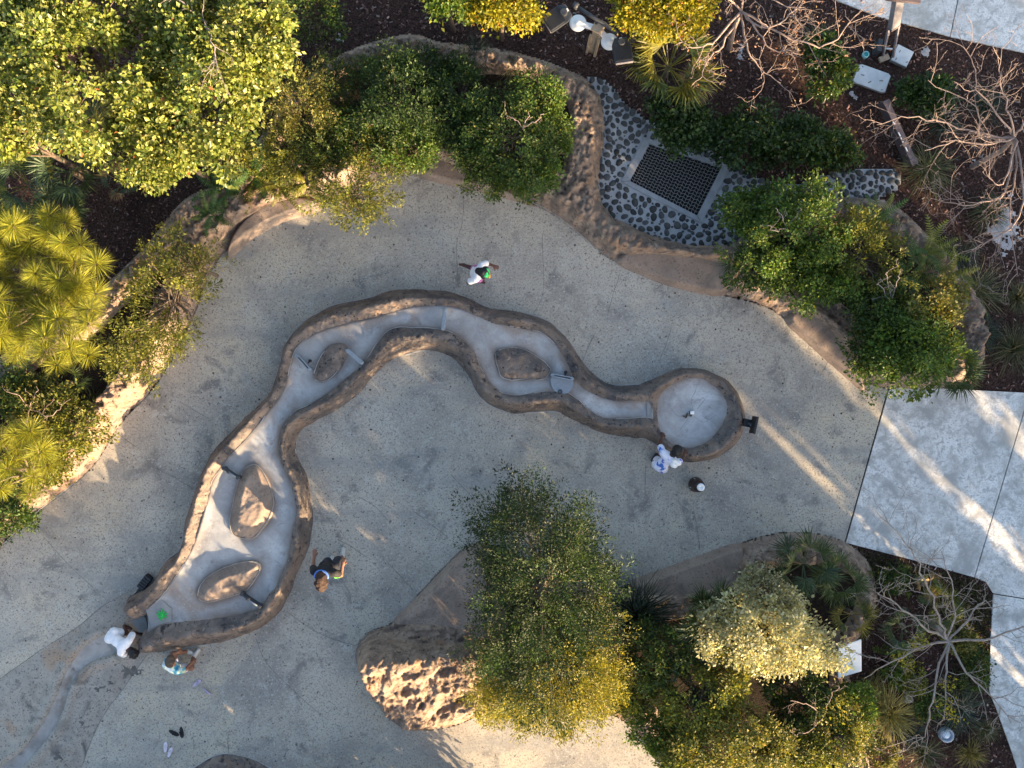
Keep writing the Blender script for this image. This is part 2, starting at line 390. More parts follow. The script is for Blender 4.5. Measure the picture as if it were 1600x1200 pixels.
PLAZA = [(-900, 2400), (-900, 960), (-10, 838), (45, 778), (125, 713), (170, 648), (230, 583), (285, 490), (315, 408), (345, 368), (410, 328), (490, 293), (580, 270), (650, 245),
         (760, 272), (860, 305), (915, 345), (970, 388), (1060, 420), (1140, 435), (1215, 460), (1275, 510), (1335, 562), (1389, 601), (1320, 846), (1296, 900), (1300, 1150), (1200, 1400), (1200, 2400)]
plaza = slab('plaza', Wxy(PLAZA), -0.12, 0.0, M['plaza']); struct(plaza, 'grey speckled exposed aggregate concrete plaza')

# pale concrete walkways cast in slabs
walk = empty('walkway', W(1480, 780)); struct(walk, 'pale concrete walkway along the right edge')
def wslab(pts, parent, root):
    o = slab('slab', [(p[0] - root.location.x, p[1] - root.location.y) for p in Wxy(pts)], -0.12, 0.002, M['walk'], parent, 0.008); return o
wslab([(1391.2, 603), (1608, 614), (1522, 902), (1430, 876), (1322, 848)], walk, walk)
wslab([(1609.5, 614), (1800, 622), (1800, 970), (1640, 941), (1552, 927), (1541, 909), (1523.6, 902.5)], walk, walk)
wslab([(1552.5, 928.7), (1640, 942.7), (1800, 971.7), (1800, 1500), (1690, 1500), (1610, 1260), (1578, 1165), (1556, 1105), (1546, 1080), (1548, 1000)], walk, walk)
walk2 = empty('walkway', W(1500, -40)); struct(walk2, 'pale concrete walkway crossing the top right corner')
wslab([(1240, -300), (1560, -300), (1484, 57), (1450, 47), (1370, 25), (1290, -6), (1240, -40)], walk2, walk2)
wslab([(1561.5, -300), (1900, -300), (1900, 160), (1700, 105), (1600, 82), (1530, 67), (1485.6, 57.4)], walk2, walk2)

# fine control joints and cracks of the plaza, thin strips with real depth of a few millimetres
def strip(name, pts, w, z, mat, parent=None, wob=0.0, seed=0):
    p = smooth(Wxy(pts), closed=False, n=8)
    if wob > 0:
        k = np.arange(len(p)); p = p + wob * np.stack([fbm(k * 0.35, k * 0 + 3.1, 3, seed), fbm(k * 0.35, k * 0 + 9.7, 3, seed + 5)], 1)
    t = np.gradient(p, axis=0); t /= np.linalg.norm(t, axis=1, keepdims=True) + 1e-9
    n = np.stack([-t[:, 1], t[:, 0]], 1)
    kk = np.arange(len(p)); ww = w * (0.55 + 0.9 * vnoise(kk * 0.5, kk * 0 + seed, seed))[:, None]
    V = np.concatenate([np.c_[p + n * ww / 2, np.full(len(p), z)], np.c_[p - n * ww / 2, np.full(len(p), z)]]); m = len(p)
    i = np.arange(m - 1); F = np.stack([i, i + 1, m + i + 1, m + i], 1)
    me = np_mesh(name, V, F[:, ::-1]); return link(name, me, mat, parent, smoothed=False)

JOINTS = [[(725, 300), (722, 350), (714, 380), (716, 448)], [(848, 365), (848, 455), (833, 490)], [(968, 428), (955, 470), (948, 500)], [(1050, 512), (1040, 540), (1030, 565)],
          [(704, 741), (730, 768), (755, 795)], [(558, 776), (585, 790), (606, 813)], [(645, 797), (672, 818), (700, 840)], [(528, 843), (552, 856), (575, 872)], [(597, 869), (618, 892), (646, 922)],
          [(400, 997), (416, 1035), (460, 1080), (512, 1125)], [(69, 840), (105, 880), (146, 918)], [(227, 725), (265, 742), (301, 763)], [(283, 629), (310, 645), (331, 656)],
          [(302, 1146), (303, 1170)], [(357, 1145), (356, 1178)], [(1008, 728), (1008, 778)], [(1083, 792), (1090, 830), (1093, 858)], [(0, 1061), (55, 1022), (120, 980), (160, 948), (200, 925)],
          [(128, 1198), (145, 1150), (168, 1108), (186, 1085), (232, 1020)], [(1296, 560), (1280, 590)], [(930, 520), (905, 575)], [(448, 955), (500, 990), (560, 1010)], [(160, 660), (215, 700)]]
for k, j in enumerate(JOINTS):
    strip('control_joint', j, 0.008, 0.002 + 0.0002 * k, M['joint'], plaza, 0.012, k)

# damp stains with their own outline (thin irregular sheets)
def stain(name, c, r, seed, mat, parent, z, thr=0.15, st=(1, 1), sc=3.0):
    cx, cy = W(*c)[:2]
    def zf(X, Y):
        d = np.hypot((X - cx) / (r * st[0]), (Y - cy) / (r * st[1]))
        v = fbm(X * sc, Y * sc, 5, seed, 0.6) + 0.55 - d
        return np.full(X.shape, z), (v > thr)
    return grid_patch(name, zf, (cx - r * 1.6, cy - r * 1.6), (cx + r * 1.6, cy + r * 1.6), 0.018, mat, parent)

# ------------------------------------------------------------------ the carved stream table
OUT = [(420, 616), (387, 648), (344, 693), (320, 728), (301, 781), (288, 821), (283, 856), (261, 875), (240, 907), (205, 931), (199, 947), (211, 958), (228, 962), (236, 978), (226, 994),
       (224, 1008), (238, 1019), (293, 1011), (347, 1003), (395, 987), (430, 962), (452, 930), (467, 888), (484, 853), (488, 813), (487, 781), (480, 744), (464, 715), (461, 693), (469, 672), (488, 661), (515, 645),
       (549, 624), (571, 603), (587, 585), (613, 564), (640, 552), (672, 547), (707, 559), (728, 580), (740, 603), (749, 619), (768, 635), (795, 644), (827, 645), (869, 643), (896, 656), (928, 672), (960, 680),
       (1008, 686), (1035, 703), (1060, 718), (1085, 723), (1120, 715), (1144, 699), (1157, 683), (1164, 653), (1158, 627), (1147, 607), (1125, 588), (1093, 576), (1061, 575), (1035, 585), (1008, 599), (960, 601), (928, 585),
       (912, 567), (893, 540), (869, 511), (840, 495), (800, 487), (765, 482), (733, 468), (693, 455), (640, 453), (603, 457), (573, 466), (525, 476), (501, 487), (469, 508), (447, 535), (440, 561), (430, 590)]
CHN = [(180, 985), (229, 952), (253, 931), (269, 909), (293, 872), (309, 835), (325, 781), (332, 752), (349, 728), (357, 715), (379, 693), (400, 669), (420, 643), (440, 617), (453, 577), (461, 548), (480, 529),
       (507, 516), (547, 505), (587, 497), (627, 484), (667, 479), (707, 481), (741, 492), (773, 505), (821, 513), (848, 521), (867, 537), (883, 561), (893, 583), (907, 603), (928, 616), (960, 627), (1010, 626), (1020, 652), (1008, 652), (949, 654), (925, 643),
       (907, 628), (885, 613), (853, 611), (820, 616), (795, 616), (779, 610), (764, 597), (752, 575), (739, 548), (720, 527), (693, 515), (645, 512), (613, 513), (592, 532), (573, 561), (549, 588), (512, 614), (480, 634),
       (459, 645), (440, 667), (435, 696), (440, 723), (456, 755), (464, 797), (457, 840), (451, 875), (435, 912), (416, 936), (405, 950), (373, 960), (315, 968), (267, 973), (235, 986), (205, 1010)]
FLOOR = 0.40
O_w = smooth(Wxy(OUT), n=4); C_w = smooth(Wxy(CHN, FLOOR), n=4)
bc = W(1079, 645, FLOOR); br = 57 / PXM * (CAM_H - FLOOR) / CAM_H
basin = np.array([(bc.x + br * (1 + 0.05 * math.sin(3 * t + 1)) * math.cos(t), bc.y + br * (0.98 + 0.04 * math.sin(2 * t)) * math.sin(t)) for t in np.linspace(0, 2 * math.pi, 48, endpoint=False)])

table = empty('stream_table', W(620, 700)); 
tag(table, 'long winding brown stream table with grey channel, islands and a round basin', 'water table')
TL = table.location
def rim_z(X, Y):
    dO = sdf(X, Y, O_w) + 0.035 * fbm(X * 2.6, Y * 2.6, 4, 12); dC = np.maximum(sdf(X, Y, C_w) - 0.035, sdf(X, Y, basin) - 0.02) + 0.022 * fbm(X * 3.2, Y * 3.2, 4, 13)
    a = np.maximum(dO, 0); b = np.maximum(-dC, 0)
    t = a / (a + b + 1e-6)
    wdt = a + b
    bump = np.power(np.clip(4 * t * (1 - t), 0, 1), 0.85)
    hgt = 0.215 * np.clip(wdt / 0.30, 0.35, 1.15)
    rise = sstep(-0.04, 0.56, t) ** 0.85; top = FLOOR + 0.13 * np.clip(wdt / 0.32, 0.5, 1.2)
    z = top * rise - (top - FLOOR) * sstep(0.50, 1.0, t)
    n1 = fbm(X * 1.6, Y * 1.6, 3, 11); n2 = fbm(X * 6, Y * 6, 4, 21); n3 = ridged(X * 9, Y * 9, 3, 31)
    z = z + bump * (0.08 * n1 + 0.05 * n2 + 0.07 * (n3 - 0.6))
    z = np.where(dO < 0, -1.6 * (-dO) - 0.002, z)
    z = np.where(dC > 0, FLOOR - 0.004 - 1.2 * dC, z)
    z = np.where((dO < 0.0) & (dC > 0), -0.1, z)
    keep = (dO > -0.05) & (dC < 0.06)
    return z, keep
def local(o, root):
    me = o.data; n = len(me.vertices); c = np.empty(n * 3, np.float32); me.vertices.foreach_get('co', c); c = c.reshape(-1, 3) - np.array(root.location, np.float32); me.vertices.foreach_set('co', c.ravel()); me.update()
    o.parent = root; return o
lo = O_w.min(0) - 0.1; hi = O_w.max(0) + 0.1
local(grid_patch('rim', rim_z, lo, hi, 0.022, M['rim']), table)

def chan_z(X, Y):
    d = sdf(X, Y, C_w); dO = sdf(X, Y, O_w)
    z = FLOOR - 0.03 + 0.012 * fbm(X * 1.5, Y * 1.5, 4, 44) + 0.06 * np.exp(-np.maximum(d, 0) / 0.09)
    z = np.where(d < 0.0, z + 1.6 * d, z)
    return z, (d > -0.07) & (dO > -0.0) & (X > W(243, 960)[0])
def edge_brown(o, df, w, seed):  # mask for brown tint, stronger towards channel and basin edges, broken by noise
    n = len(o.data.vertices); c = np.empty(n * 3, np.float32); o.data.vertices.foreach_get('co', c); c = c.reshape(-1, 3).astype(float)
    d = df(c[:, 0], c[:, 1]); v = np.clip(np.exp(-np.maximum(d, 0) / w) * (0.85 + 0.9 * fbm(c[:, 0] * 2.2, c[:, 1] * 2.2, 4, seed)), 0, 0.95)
    a = o.data.attributes.new('edge_brown', 'FLOAT', 'POINT'); a.data.foreach_set('value', v.astype(np.float32)); return o
isl_w = [smooth(Wxy(q, FLOOR), n=4) for q in ([(491, 583), (504, 553), (520, 539), (539, 540), (540, 556), (528, 580), (507, 596), (493, 593)], [(775, 550), (776, 569), (787, 591), (815, 594), (848, 593), (860, 577), (845, 561), (821, 546), (795, 543)],
       [(376, 744), (384, 731), (400, 726), (412, 739), (422, 760), (428, 784), (421, 810), (400, 838), (383, 842), (366, 836), (359, 819), (364, 787), (370, 760)], [(309, 931), (317, 909), (341, 891), (373, 880), (400, 878), (406, 891), (387, 920), (357, 933), (325, 941)])]
def chan_d(x, y):
    d = sdf(x, y, C_w)
    for q in isl_w: d = np.minimum(d, -sdf(x, y, q))
    return d
local(edge_brown(grid_patch('channel_floor', chan_z, C_w.min(0) - 0.1, C_w.max(0) + 0.1, 0.03, M['channel']), chan_d, 0.10, 47), table)
def bas_z(X, Y):
    d = sdf(X, Y, basin)
    z = FLOOR - 0.03 - 0.03 * sstep(0, 0.5, d) + 0.008 * fbm(X * 2, Y * 2, 4, 45) + 0.03 * np.exp(-np.maximum(d, 0) / 0.07)
    return z, d > -0.08
local(edge_brown(grid_patch('basin_floor', bas_z, basin.min(0) - 0.1, basin.max(0) + 0.1, 0.025, M['channel']), lambda x, y: sdf(x, y, basin), 0.11, 48), table)
# dark sill between channel and basin
bm = bmesh.new(); c = W(1013, 639, FLOOR); box_bm(bm, c - TL + Vector((0, 0, -0.01)), (0.07, 0.34, 0.06), None, 0.01); bm_obj('sill', bm, M['slate'], table)
ISL = [[(491, 583), (504, 553), (520, 539), (539, 540), (540, 556), (528, 580), (507, 596), (493, 593)],
       [(775, 550), (776, 569), (787, 591), (815, 594), (848, 593), (860, 577), (845, 561), (821, 546), (795, 543)],
       [(376, 744), (384, 731), (400, 726), (412, 739), (422, 760), (428, 784), (421, 810), (400, 838), (383, 842), (366, 836), (359, 819), (364, 787), (370, 760)],
       [(309, 931), (317, 909), (341, 891), (373, 880), (400, 878), (406, 891), (387, 920), (357, 933), (325, 941)]]
for k, pts in enumerate(ISL):
    pw = smooth(Wxy(pts, FLOOR), n=4)
    def isl_z(X, Y, pw=pw, k=k):
        d = sdf(X, Y, pw); dd = np.maximum(d, 0)
        z = FLOOR + (0.06, 0.075, 0.15, 0.13)[k] * sstep(0, 0.20, dd) - (0.0, 0.10, 0.0, 0.0)[k] * sstep(0.10, 0.30, dd) * 0.45
        z = z + sstep(0, 0.1, dd) * (0.035 * fbm(X * 5, Y * 5, 4, 60 + k) + 0.03 * fbm(X * 2, Y * 2, 2, 70 + k))
        return np.where(d < 0, FLOOR - 0.0 + 2 * d, z), d > -0.05
    o = local(grid_patch('island', isl_z, pw.min(0) - 0.1, pw.max(0) + 0.1, 0.018, M['ledge'] if k > 1 else M['rim']), table)
    o['label'] = ('low leaf-shaped island between two grey gates', 'brown oval island hollowed in its middle', 'tall kidney-shaped island split by a crack', 'pointed island nearest the green star')[k]
# pale mortar seam lines where rim meets plaza and channel
def seam(pw, z, seed, thr, parent, r=0.011, name='mortar_seam'):
    k = np.arange(len(pw)); n = vnoise(k * 0.13, k * 0.0 + 0.5, seed)
    polys = []; cur = []
    for i in list(range(len(pw))):
        if n[i] > thr: cur.append(i)
        else:
            if len(cur) > 3: polys.append(cur)
            cur = []
    if len(cur) > 3: polys.append(cur)
    out = []
    for c in polys:
        p = np.c_[pw[c], np.full(len(c), z)] - np.array(parent.location)
        p[:, :2] += 0.012 * np.stack([fbm(np.array(c) * .7, np.array(c) * 0. + 1, 2, seed), fbm(np.array(c) * .7, np.array(c) * 0. + 5, 2, seed)], 1)
        out.append((p, r * (0.4 + 0.9 * vnoise(np.array(c) * .4, np.array(c) * 0. + 2, seed))))
    for q in out:
        V, F = tubes([q], 5); link(name, np_mesh(name, V, F), M['seam'], parent)
seam(O_w, 0.004, 3, 0.45, table, 0.013)
seam(C_w[6:-6], FLOOR + 0.03, 9, 0.5, table, 0.007)
for k, pts in enumerate(ISL): seam(smooth(Wxy(pts, FLOOR), n=4), FLOOR + 0.012, 20 + k, 0.35, table, 0.007)

# slate slab at the outlet and green star on it
bm = bmesh.new()
pts = Wxy([(228, 952), (252, 936), (268, 951), (269, 972), (238, 984)], FLOOR)
o = slab('outlet_slab', pts, 0.02, FLOOR + 0.015, M['slate'], None, 0.01); local(o, table)
apron = slab('apron', smooth(Wxy([(199, 957), (222, 957), (231, 975), (226, 996), (210, 1010), (186, 1022), (166, 1000), (176, 975)]), n=4), 0.0, 0.035, M['slate'], None, 0.012); local(apron, table)
# basin fixture
fx = W(1082, 645, FLOOR); bm = bmesh.new(); box_bm(bm, fx - TL + Vector((0, 0, -0.02)), (0.075, 0.06, 0.05), None, 0.008); bm_obj('spout_cap', bm, M['white'], table)
bm = bmesh.new()
for i in range(14):
    an = rng.uniform(0, 6.28); r = rng.uniform(0.02, 0.13)
    p = fx - TL + Vector((r * math.cos(an) - 0.03, 0.5 * r * math.sin(an) - 0.045, -0.052)); box_bm(bm, p, (rng.uniform(.02, .05), rng.uniform(.015, .03), 0.016), Matrix.Rotation(rng.uniform(0, 3), 3, 'Z'))
bm_obj('debris', bm, M['bark'], table)
for q, pl in enumerate([[(1084, 640), (1081, 625), (1087, 612), (1089, 600)], [(1076, 648), (1060, 650), (1048, 636), (1044, 630)], [(1090, 640), (1098, 630), (1104, 622)], [(1085, 650), (1100, 660), (1120, 648)], [(1076, 655), (1066, 668), (1064, 672)]]):
    p = np.array(Wxy(pl, FLOOR)); pp = smooth(p, False, 6)
    X = np.c_[pp, np.full(len(pp), 0)]; X[:, 2] = bas_z(X[:, 0], X[:, 1])[0] + 0.001
    V, F = tubes([(X - np.array(TL), np.full(len(pp), 0.003))], 4); link('hairline_crack', np_mesh('hairline_crack', V, F), M['slate'], table)

# sluice gates: two end posts and a blade across the channel
def gate(a, b, style, label):
    A = W(*a, FLOOR) ; B = W(*b, FLOOR); A.z = B.z = FLOOR
    g = empty('sluice_gate', (A + B) / 2); u = (B - A).normalized(); L = (B - A).length; rz = math.atan2(u.y, u.x); g.rotation_euler = (0, 0, rz)
    m = M['gate'] if style != 'dark' else M['darkgrey']
    for s in (-1, 1): cyl('post', (s * L / 2, 0, -0.05), (s * L / 2, 0, 0.17), 0.035, m, g, bevel=0.008)
    if style == 'plate':
        box('blade', (0, 0, 0.135), (L, 0.085, 0.05), m, g, bevel=0.012)
    elif style == 'slot':
        box('blade', (0, 0.022, 0.10), (L, 0.02, 0.16), m, g, bevel=0.005); box('blade', (0, -0.022, 0.10), (L, 0.02, 0.16), m, g, bevel=0.005)
        cyl('knob', (0.05, 0.10, 0.0), (0.05, 0.10, 0.07), 0.03, M['black'], g, bevel=0.006); cyl('rod', (0.05, 0.03, 0.03), (0.05, 0.09, 0.03), 0.012, M['black'], g)
    else:
        box('blade', (0, 0, 0.09), (L, 0.03, 0.18), m, g, bevel=0.006)
        cyl('sleeve', (-L * 0.22, 0, 0.16), (-L * 0.05, 0, 0.16), 0.035, m, g); cyl('rod', (-L * .05, 0, 0.185), (L * 0.4, 0, 0.185), 0.014, M['gate'], g)
    return tag(g, label, 'sluice gate', 'sluice gates of the stream table')
gate((697, 485), (693, 514), 'plate', 'grey bar gate standing straight across the top of the curve')
gate((467, 556), (486, 577), 'slot', 'slotted grey gate with black knob left of the small leaf island')
gate((545, 548), (567, 567), 'plate', 'smooth grey gate bar right of the small leaf island')
gate((353, 731), (375, 745), 'dark', 'small black gate at the tip of the kidney-shaped island')
gate((381, 926), (409, 945), 'dark', 'black gate arm between pointed island and lower rim')
g = gate((863, 586), (893, 592), 'slot', 'grey gate over a pale blue plate beside the hollow oval island')
pl = slab('plate', smooth(Wxy([(861, 590), (880, 592), (896, 596), (890, 612), (876, 615), (864, 608)], FLOOR), n=3), FLOOR - 0.0, FLOOR + 0.045, M['gate'], None, 0.006)
pl.data.transform(Matrix.Rotation(-g.rotation_euler.z, 4, 'Z') @ Matrix.Translation(-g.location)); pl.parent = g
c = W(875, 612, FLOOR); q = Matrix.Rotation(-g.rotation_euler.z, 4, 'Z') @ (Vector((c.x, c.y, FLOOR)) - g.location)
lathe('drain_ring', [(0.022, 0.045), (0.022, 0.07), (0.04, 0.07), (0.045, 0.045)], M['darkgrey'], g, 18, q)

# fallen leaves blown over plaza and walkway
lr = np.random.default_rng(77); n = 520
lx = lr.uniform(-10, 10, n * 4); ly = lr.uniform(-7.5, 7.5, n * 4)
near = sdf(lx, ly, Wxy(PLAZA)); ok = ((near > 0.02) & ((near < 0.9) | (lr.random(n * 4) < 0.22))) & (sdf(lx, ly, O_w) < -0.02); lx = lx[ok][:n]; ly = ly[ok][:n]; n = len(lx)
La = lr.uniform(.018, .05, n); an = lr.uniform(0, 6.28, n); dd = np.c_[np.cos(an), np.sin(an)]; nn = np.c_[-dd[:, 1], dd[:, 0]]; ww = La * lr.uniform(.25, .5, n)
b = np.c_[lx, ly]; zc = lr.uniform(.004, .014, (n, 4))
Vl = np.stack([np.c_[b - dd * La[:, None] / 2, zc[:, 0]], np.c_[b + nn * ww[:, None], zc[:, 1]], np.c_[b + dd * La[:, None] / 2, zc[:, 2]], np.c_[b - nn * ww[:, None], zc[:, 3]]], 1).reshape(-1, 3)
cl = np.array([[.10, .055, .03], [.05, .035, .025], [.17, .12, .05], [.04, .04, .03]])[lr.integers(0, 4, n)]
o = link('leaf_litter', np_mesh('leaf_litter', Vl, np.arange(4 * n).reshape(-1, 4)[:, ::-1], np.repeat(cl, 4, 0)), M['chip'], smoothed=False); tag(o, 'small brown fallen leaves scattered on the plaza', 'leaf litter', kind='stuff')

# ------------------------------------------------------------------ little stream leading out at lower left
BED_L = [(173, 990), (136, 1008), (111, 1040), (97, 1069), (87, 1095), (68, 1130), (39, 1170), (3, 1197), (-40, 1227)]
BED_R = [(-14, 1238), (33, 1200), (68, 1161), (87, 1134), (101, 1105), (111, 1071), (123, 1051), (145, 1032), (184, 1018), (203, 1003)]
MARG = [(-60, 1100), (0, 1061), (60, 1020), (125, 976), (165, 944), (203, 930), (236, 985), (232, 1020), (186, 1086), (168, 1110), (145, 1155), (126, 1205), (100, 1290), (-60, 1290)]
bed_w = smooth(Wxy(BED_L + BED_R), n=4); mar_w = smooth(Wxy(MARG), n=4)
def mar_z(X, Y):
    d = sdf(X, Y, mar_w); b = sdf(X, Y, bed_w)
    e = np.maximum(-b, 0)
    z = 0.05 * sstep(0, 0.35, d) + 0.05 * np.exp(-((e - 0.10) / 0.09) ** 2) + 0.012 * fbm(X * 3, Y * 3, 4, 81) * sstep(0, .2, d)
    z = np.where(b > -0.03, z - 0.10 * sstep(-0.03, 0.04, b), z)
    return np.where(d < 0, d * 0.8, z), (d > -0.04) & (b < 0.08)
rill = grid_patch('stream_bank', mar_z, mar_w.min(0) - 0.1, mar_w.max(0) + 0.1, 0.022, M['sandbed']); struct(rill, 'sandy banks of the small stream at lower left')
def bed_z(X, Y):
    b = sdf(X, Y, bed_w); return 0.012 + 0.02 * np.exp(-np.maximum(b, 0) / 0.06) + 0.005 * fbm(X * 3, Y * 3, 3, 82), b > -0.06
struct(grid_patch('stream_bed', bed_z, bed_w.min(0) - 0.1, bed_w.max(0) + 0.1, 0.03, M['rill']), 'smooth grey bed of the small stream at lower left')
def drape_stain(name, c, r, seed, thr, st, sc):
    cx, cy = W(*c)[:2]
    def zf(X, Y):
        d = np.hypot((X - cx) / (r * st[0]), (Y - cy) / (r * st[1])); v = fbm(X * sc, Y * sc, 4, seed, 0.75) * 1.1 + 0.62 - d
        zm, km = mar_z(X, Y); return np.maximum(np.where(km, zm, 0.0), 0.0) + 0.004, (v > thr) & (sdf(X, Y, bed_w) < -0.02)
    return grid_patch(name, zf, (cx - r * 1.6, cy - r * 1.6), (cx + r * 1.6, cy + r * 1.6), 0.018, M['stain'], rill)
drape_stain('damp_stain', (203, 1050), 0.50, 5, 0.34, (1.0, 0.6), 11); drape_stain('damp_stain', (172, 1072), 0.50, 15, 0.34, (1.0, 0.6), 11)
drape_stain('damp_stain', (128, 1128), 0.34, 25, 0.42, (0.8, 0.7), 11); drape_stain('damp_stain', (95, 1180), 0.30, 35, 0.38, (0.8, 0.8), 11)

# ------------------------------------------------------------------ rock planters
BAND = [(-40, 900), (0, 856), (60, 798), (140, 733), (186, 663), (245, 598), (298, 500), (330, 420), (362, 383), (420, 345), (500, 318), (580, 287), (650, 262), (760, 290), (850, 325), (905, 365), (960, 407),
        (1050, 445), (1130, 460), (1205, 482), (1265, 532), (1322, 582), (1385, 606), (1440, 606), (1500, 600), (1535, 560), (1530, 480), (1495, 420), (1440, 360), (1385, 316), (1310, 308), (1240, 322), (1180, 352), (1140, 380),
        (1060, 378), (1000, 360), (955, 333), (937, 292), (944, 200), (932, 140), (880, 108), (790, 80), (690, 68), (640, 55), (560, 75), (505, 105), (455, 150), (415, 205), (360, 280), (290, 312), (240, 372), (190, 425), (120, 480), (0, 560), (-60, 600)]
MOUND = [(612, 975), (650, 935), (735, 852), (800, 870), (880, 905), (945, 925), (1010, 903), (1080, 876), (1150, 852), (1220, 834), (1290, 838), (1335, 858), (1360, 890), (1367, 945), (1345, 990), (1325, 1020), (1330, 1100), (1350, 1260),
         (1120, 1280), (1020, 1172), (970, 1122), (905, 1100), (850, 1106), (765, 1110), (720, 1129), (680, 1138), (625, 1136), (590, 1097), (565, 1052), (555, 1020), (575, 990)]
ledges = {}
def ledge(name_key, pts, h, root, label, tilt=(0, 0), seed=0):
    pw = smooth(Wxy(pts, h * 0.5), n=4); c = pw.mean(0)
    def zf(X, Y):
        d = sdf(X, Y, pw)
        z = h * sstep(-0.01, 0.11, d) + 0.02 * fbm(X * 2.5, Y * 2.5, 4, seed) * sstep(0, .1, d) + (tilt[0] * (X - c[0]) + tilt[1] * (Y - c[1])) * sstep(0, .1, d)
        return np.where(d < -0.01, -0.02 + 2 * (d + 0.01), z), d > -0.05
    o = local(grid_patch('ledge', zf, pw.min(0) - 0.1, pw.max(0) + 0.1, 0.02, M['ledge']), root); o['label'] = label
    return pw
def planter(poly_px, root, h, wid, lump, seed, soil_z, cut, extra=None, step=0.026):
    pw = smooth(Wxy(poly_px), n=4)
    def zf(X, Y):
        d = sdf(X, Y, pw)
        wv = wid * (1 + 0.45 * fbm(X * 0.7, Y * 0.7, 3, seed))
        hv = h * (1 + 0.30 * fbm(X * 0.9, Y * 0.9, 3, seed + 1))
        up = sstep(0, 0.30, d + 0.05 * fbm(X * 4, Y * 4, 3, seed + 7)); down = sstep(wv, wv + 0.22, d)
        z = hv * (up ** 0.7) * (1 - down) + (soil_z - 0.12) * down
        lumpv = lump * (1.0 * (ridged(X * 5.5, Y * 5.5, 4, seed + 2) - 0.62) + 0.9 * fbm(X * 8, Y * 8, 4, seed + 3, .6) + 0.45 * fbm(X * 16, Y * 16, 2, seed + 4))
        z = z + lumpv * sstep(0, 0.12, d) * (1 - down)
        if extra is not None: z = extra(X, Y, d, z)
        z = np.where(d < 0, -0.01 + 1.5 * d, z)
        k = (d > -0.04) & (d < wv + 0.32)
        if extra is not None: k = k | ((d > 0) & (z > soil_z - 0.05))
        for cp in cut: 
            cd = sdf(X, Y, cp); ring = sstep(-.40, -.28, cd) * (1 - sstep(.09, .2, cd)) * sstep(.05, .35, d); z = np.maximum(z, 0.40 * ring + lumpv * ring * .6); s = np.maximum(sstep(.10, .22, cd), sstep(-.12, .03, cd) * (1 - sstep(.1, .25, d))); z = np.where(d < 0, z, z * (1 - s) + np.minimum(z, 0.06) * s); k = k | ((cd > -0.45) & (d > -0.04))
        return z, k
    local(grid_patch('rock_edge', zf, pw.min(0) - 0.1, pw.max(0) + 0.1, step, M['rock']), root)
    def sf(X, Y):
        d = sdf(X, Y, pw); k = d > wid * 0.55
        for cp in cut: k &= sdf(X, Y, cp) < -0.2
        return soil_z + 0.04 * fbm(X * 2, Y * 2, 4, seed + 9), k
    local(grid_patch('soil', sf, pw.min(0) - 0.1, pw.max(0) + 0.1, 0.09, M['soil']), root)
    return pw
band = empty('rock_planter', W(640, 200)); tag(band, 'long curved planter edged with brown rock around the top of the plaza', 'planter')
l1 = ledge('a', [(350, 402), (366, 358), (405, 322), (455, 305), (492, 308), (500, 326), (440, 345), (392, 372), (362, 398)], 0.30, band, 'smooth tan ledge at the upper left bend', (0, 0), 91)
l2 = ledge('b', [(962, 408), (985, 386), (1030, 384), (1090, 392), (1138, 402), (1145, 435), (1128, 462), (1050, 447), (1000, 428)], 0.22, band, 'flat tan ledge below the cobbles', (0.02, 0.05), 92)
l3 = ledge('c', [(1228, 500), (1250, 478), (1290, 492), (1330, 540), (1350, 588), (1352, 612), (1322, 588), (1268, 540)], 0.20, band, 'sloping tan ledge beside the right hand shrubs', (0.05, 0.05), 93)
l6 = ledge('d', [(640, 268), (665, 238), (700, 240), (760, 272), (800, 296), (840, 322), (800, 312), (740, 296), (690, 286)], 0.16, band, 'low tan ledge under the upper shrubs', (0, 0), 95)
planter(BAND, band, 0.54, 0.50, 0.13, 101, 0.30, [l1, l2, l3, l6])
isle = empty('rock_planter', W(950, 1020)); tag(isle, 'rough rock mound and planter under the central trees', 'planter')
l4 = ledge('e', [(613, 975), (650, 936), (734, 853), (765, 870), (765, 960), (735, 985), (680, 985), (640, 985)], 0.34, isle, 'smooth brown ledge at the left of the mound', (0.12, 0.0), 94)
l5 = ledge('f', [(985, 913), (1040, 890), (1100, 868), (1158, 850), (1165, 885), (1150, 915), (1080, 935), (1010, 940)], 0.26, isle, 'smooth brown ledge facing the basin', (0, 0), 96)
mc = Wxy([(560, 1020), (585, 985), (640, 985), (700, 985), (760, 1000), (790, 1060), (790, 1100), (700, 1132), (640, 1137), (600, 1105)]); mcp = smooth(mc, n=4)
def mound_extra(X, Y, d, z):
    m = sdf(X, Y, mcp); z = np.where(X < -0.1, np.maximum(z, 0.38 * sstep(0, 0.25, d)), z)
    r = ridged(X * 3.2, Y * 3.2, 4, 201)
    uu = np.clip(((-(X - mcen[0]) + (Y - mcen[1])) * 0.7071 + 1.1) / 2.2, 0, 1); zz = (0.30 + 1.05 * uu) * sstep(-0.05, 0.28, m) ** 0.8 + sstep(0, .2, m) * (0.24 * (r - 0.6) + 0.13 * fbm(X * 6, Y * 6, 5, 202, .68) + 0.04 * fbm(X * 18, Y * 18, 3, 203))
    g = sdf(X, Y, lowp); zz = zz * (1 - 0.45 * sstep(-0.10, 0.22, g))
    return np.where(m > -0.05, np.maximum(zz, np.where(X < -0.1, z, 0.02)), z)
mcen = mcp.mean(0)
lowp = smooth(Wxy([(672, 1098), (735, 1075), (800, 1066), (800, 1120), (680, 1140)]), n=3)
planter(MOUND, isle, 0.42, 0.42, 0.11, 151, 0.28, [l4, l5], mound_extra)
seam(smooth(Wxy(MOUND), n=4)[-60:], 0.006, 77, 0.35, isle, 0.012)
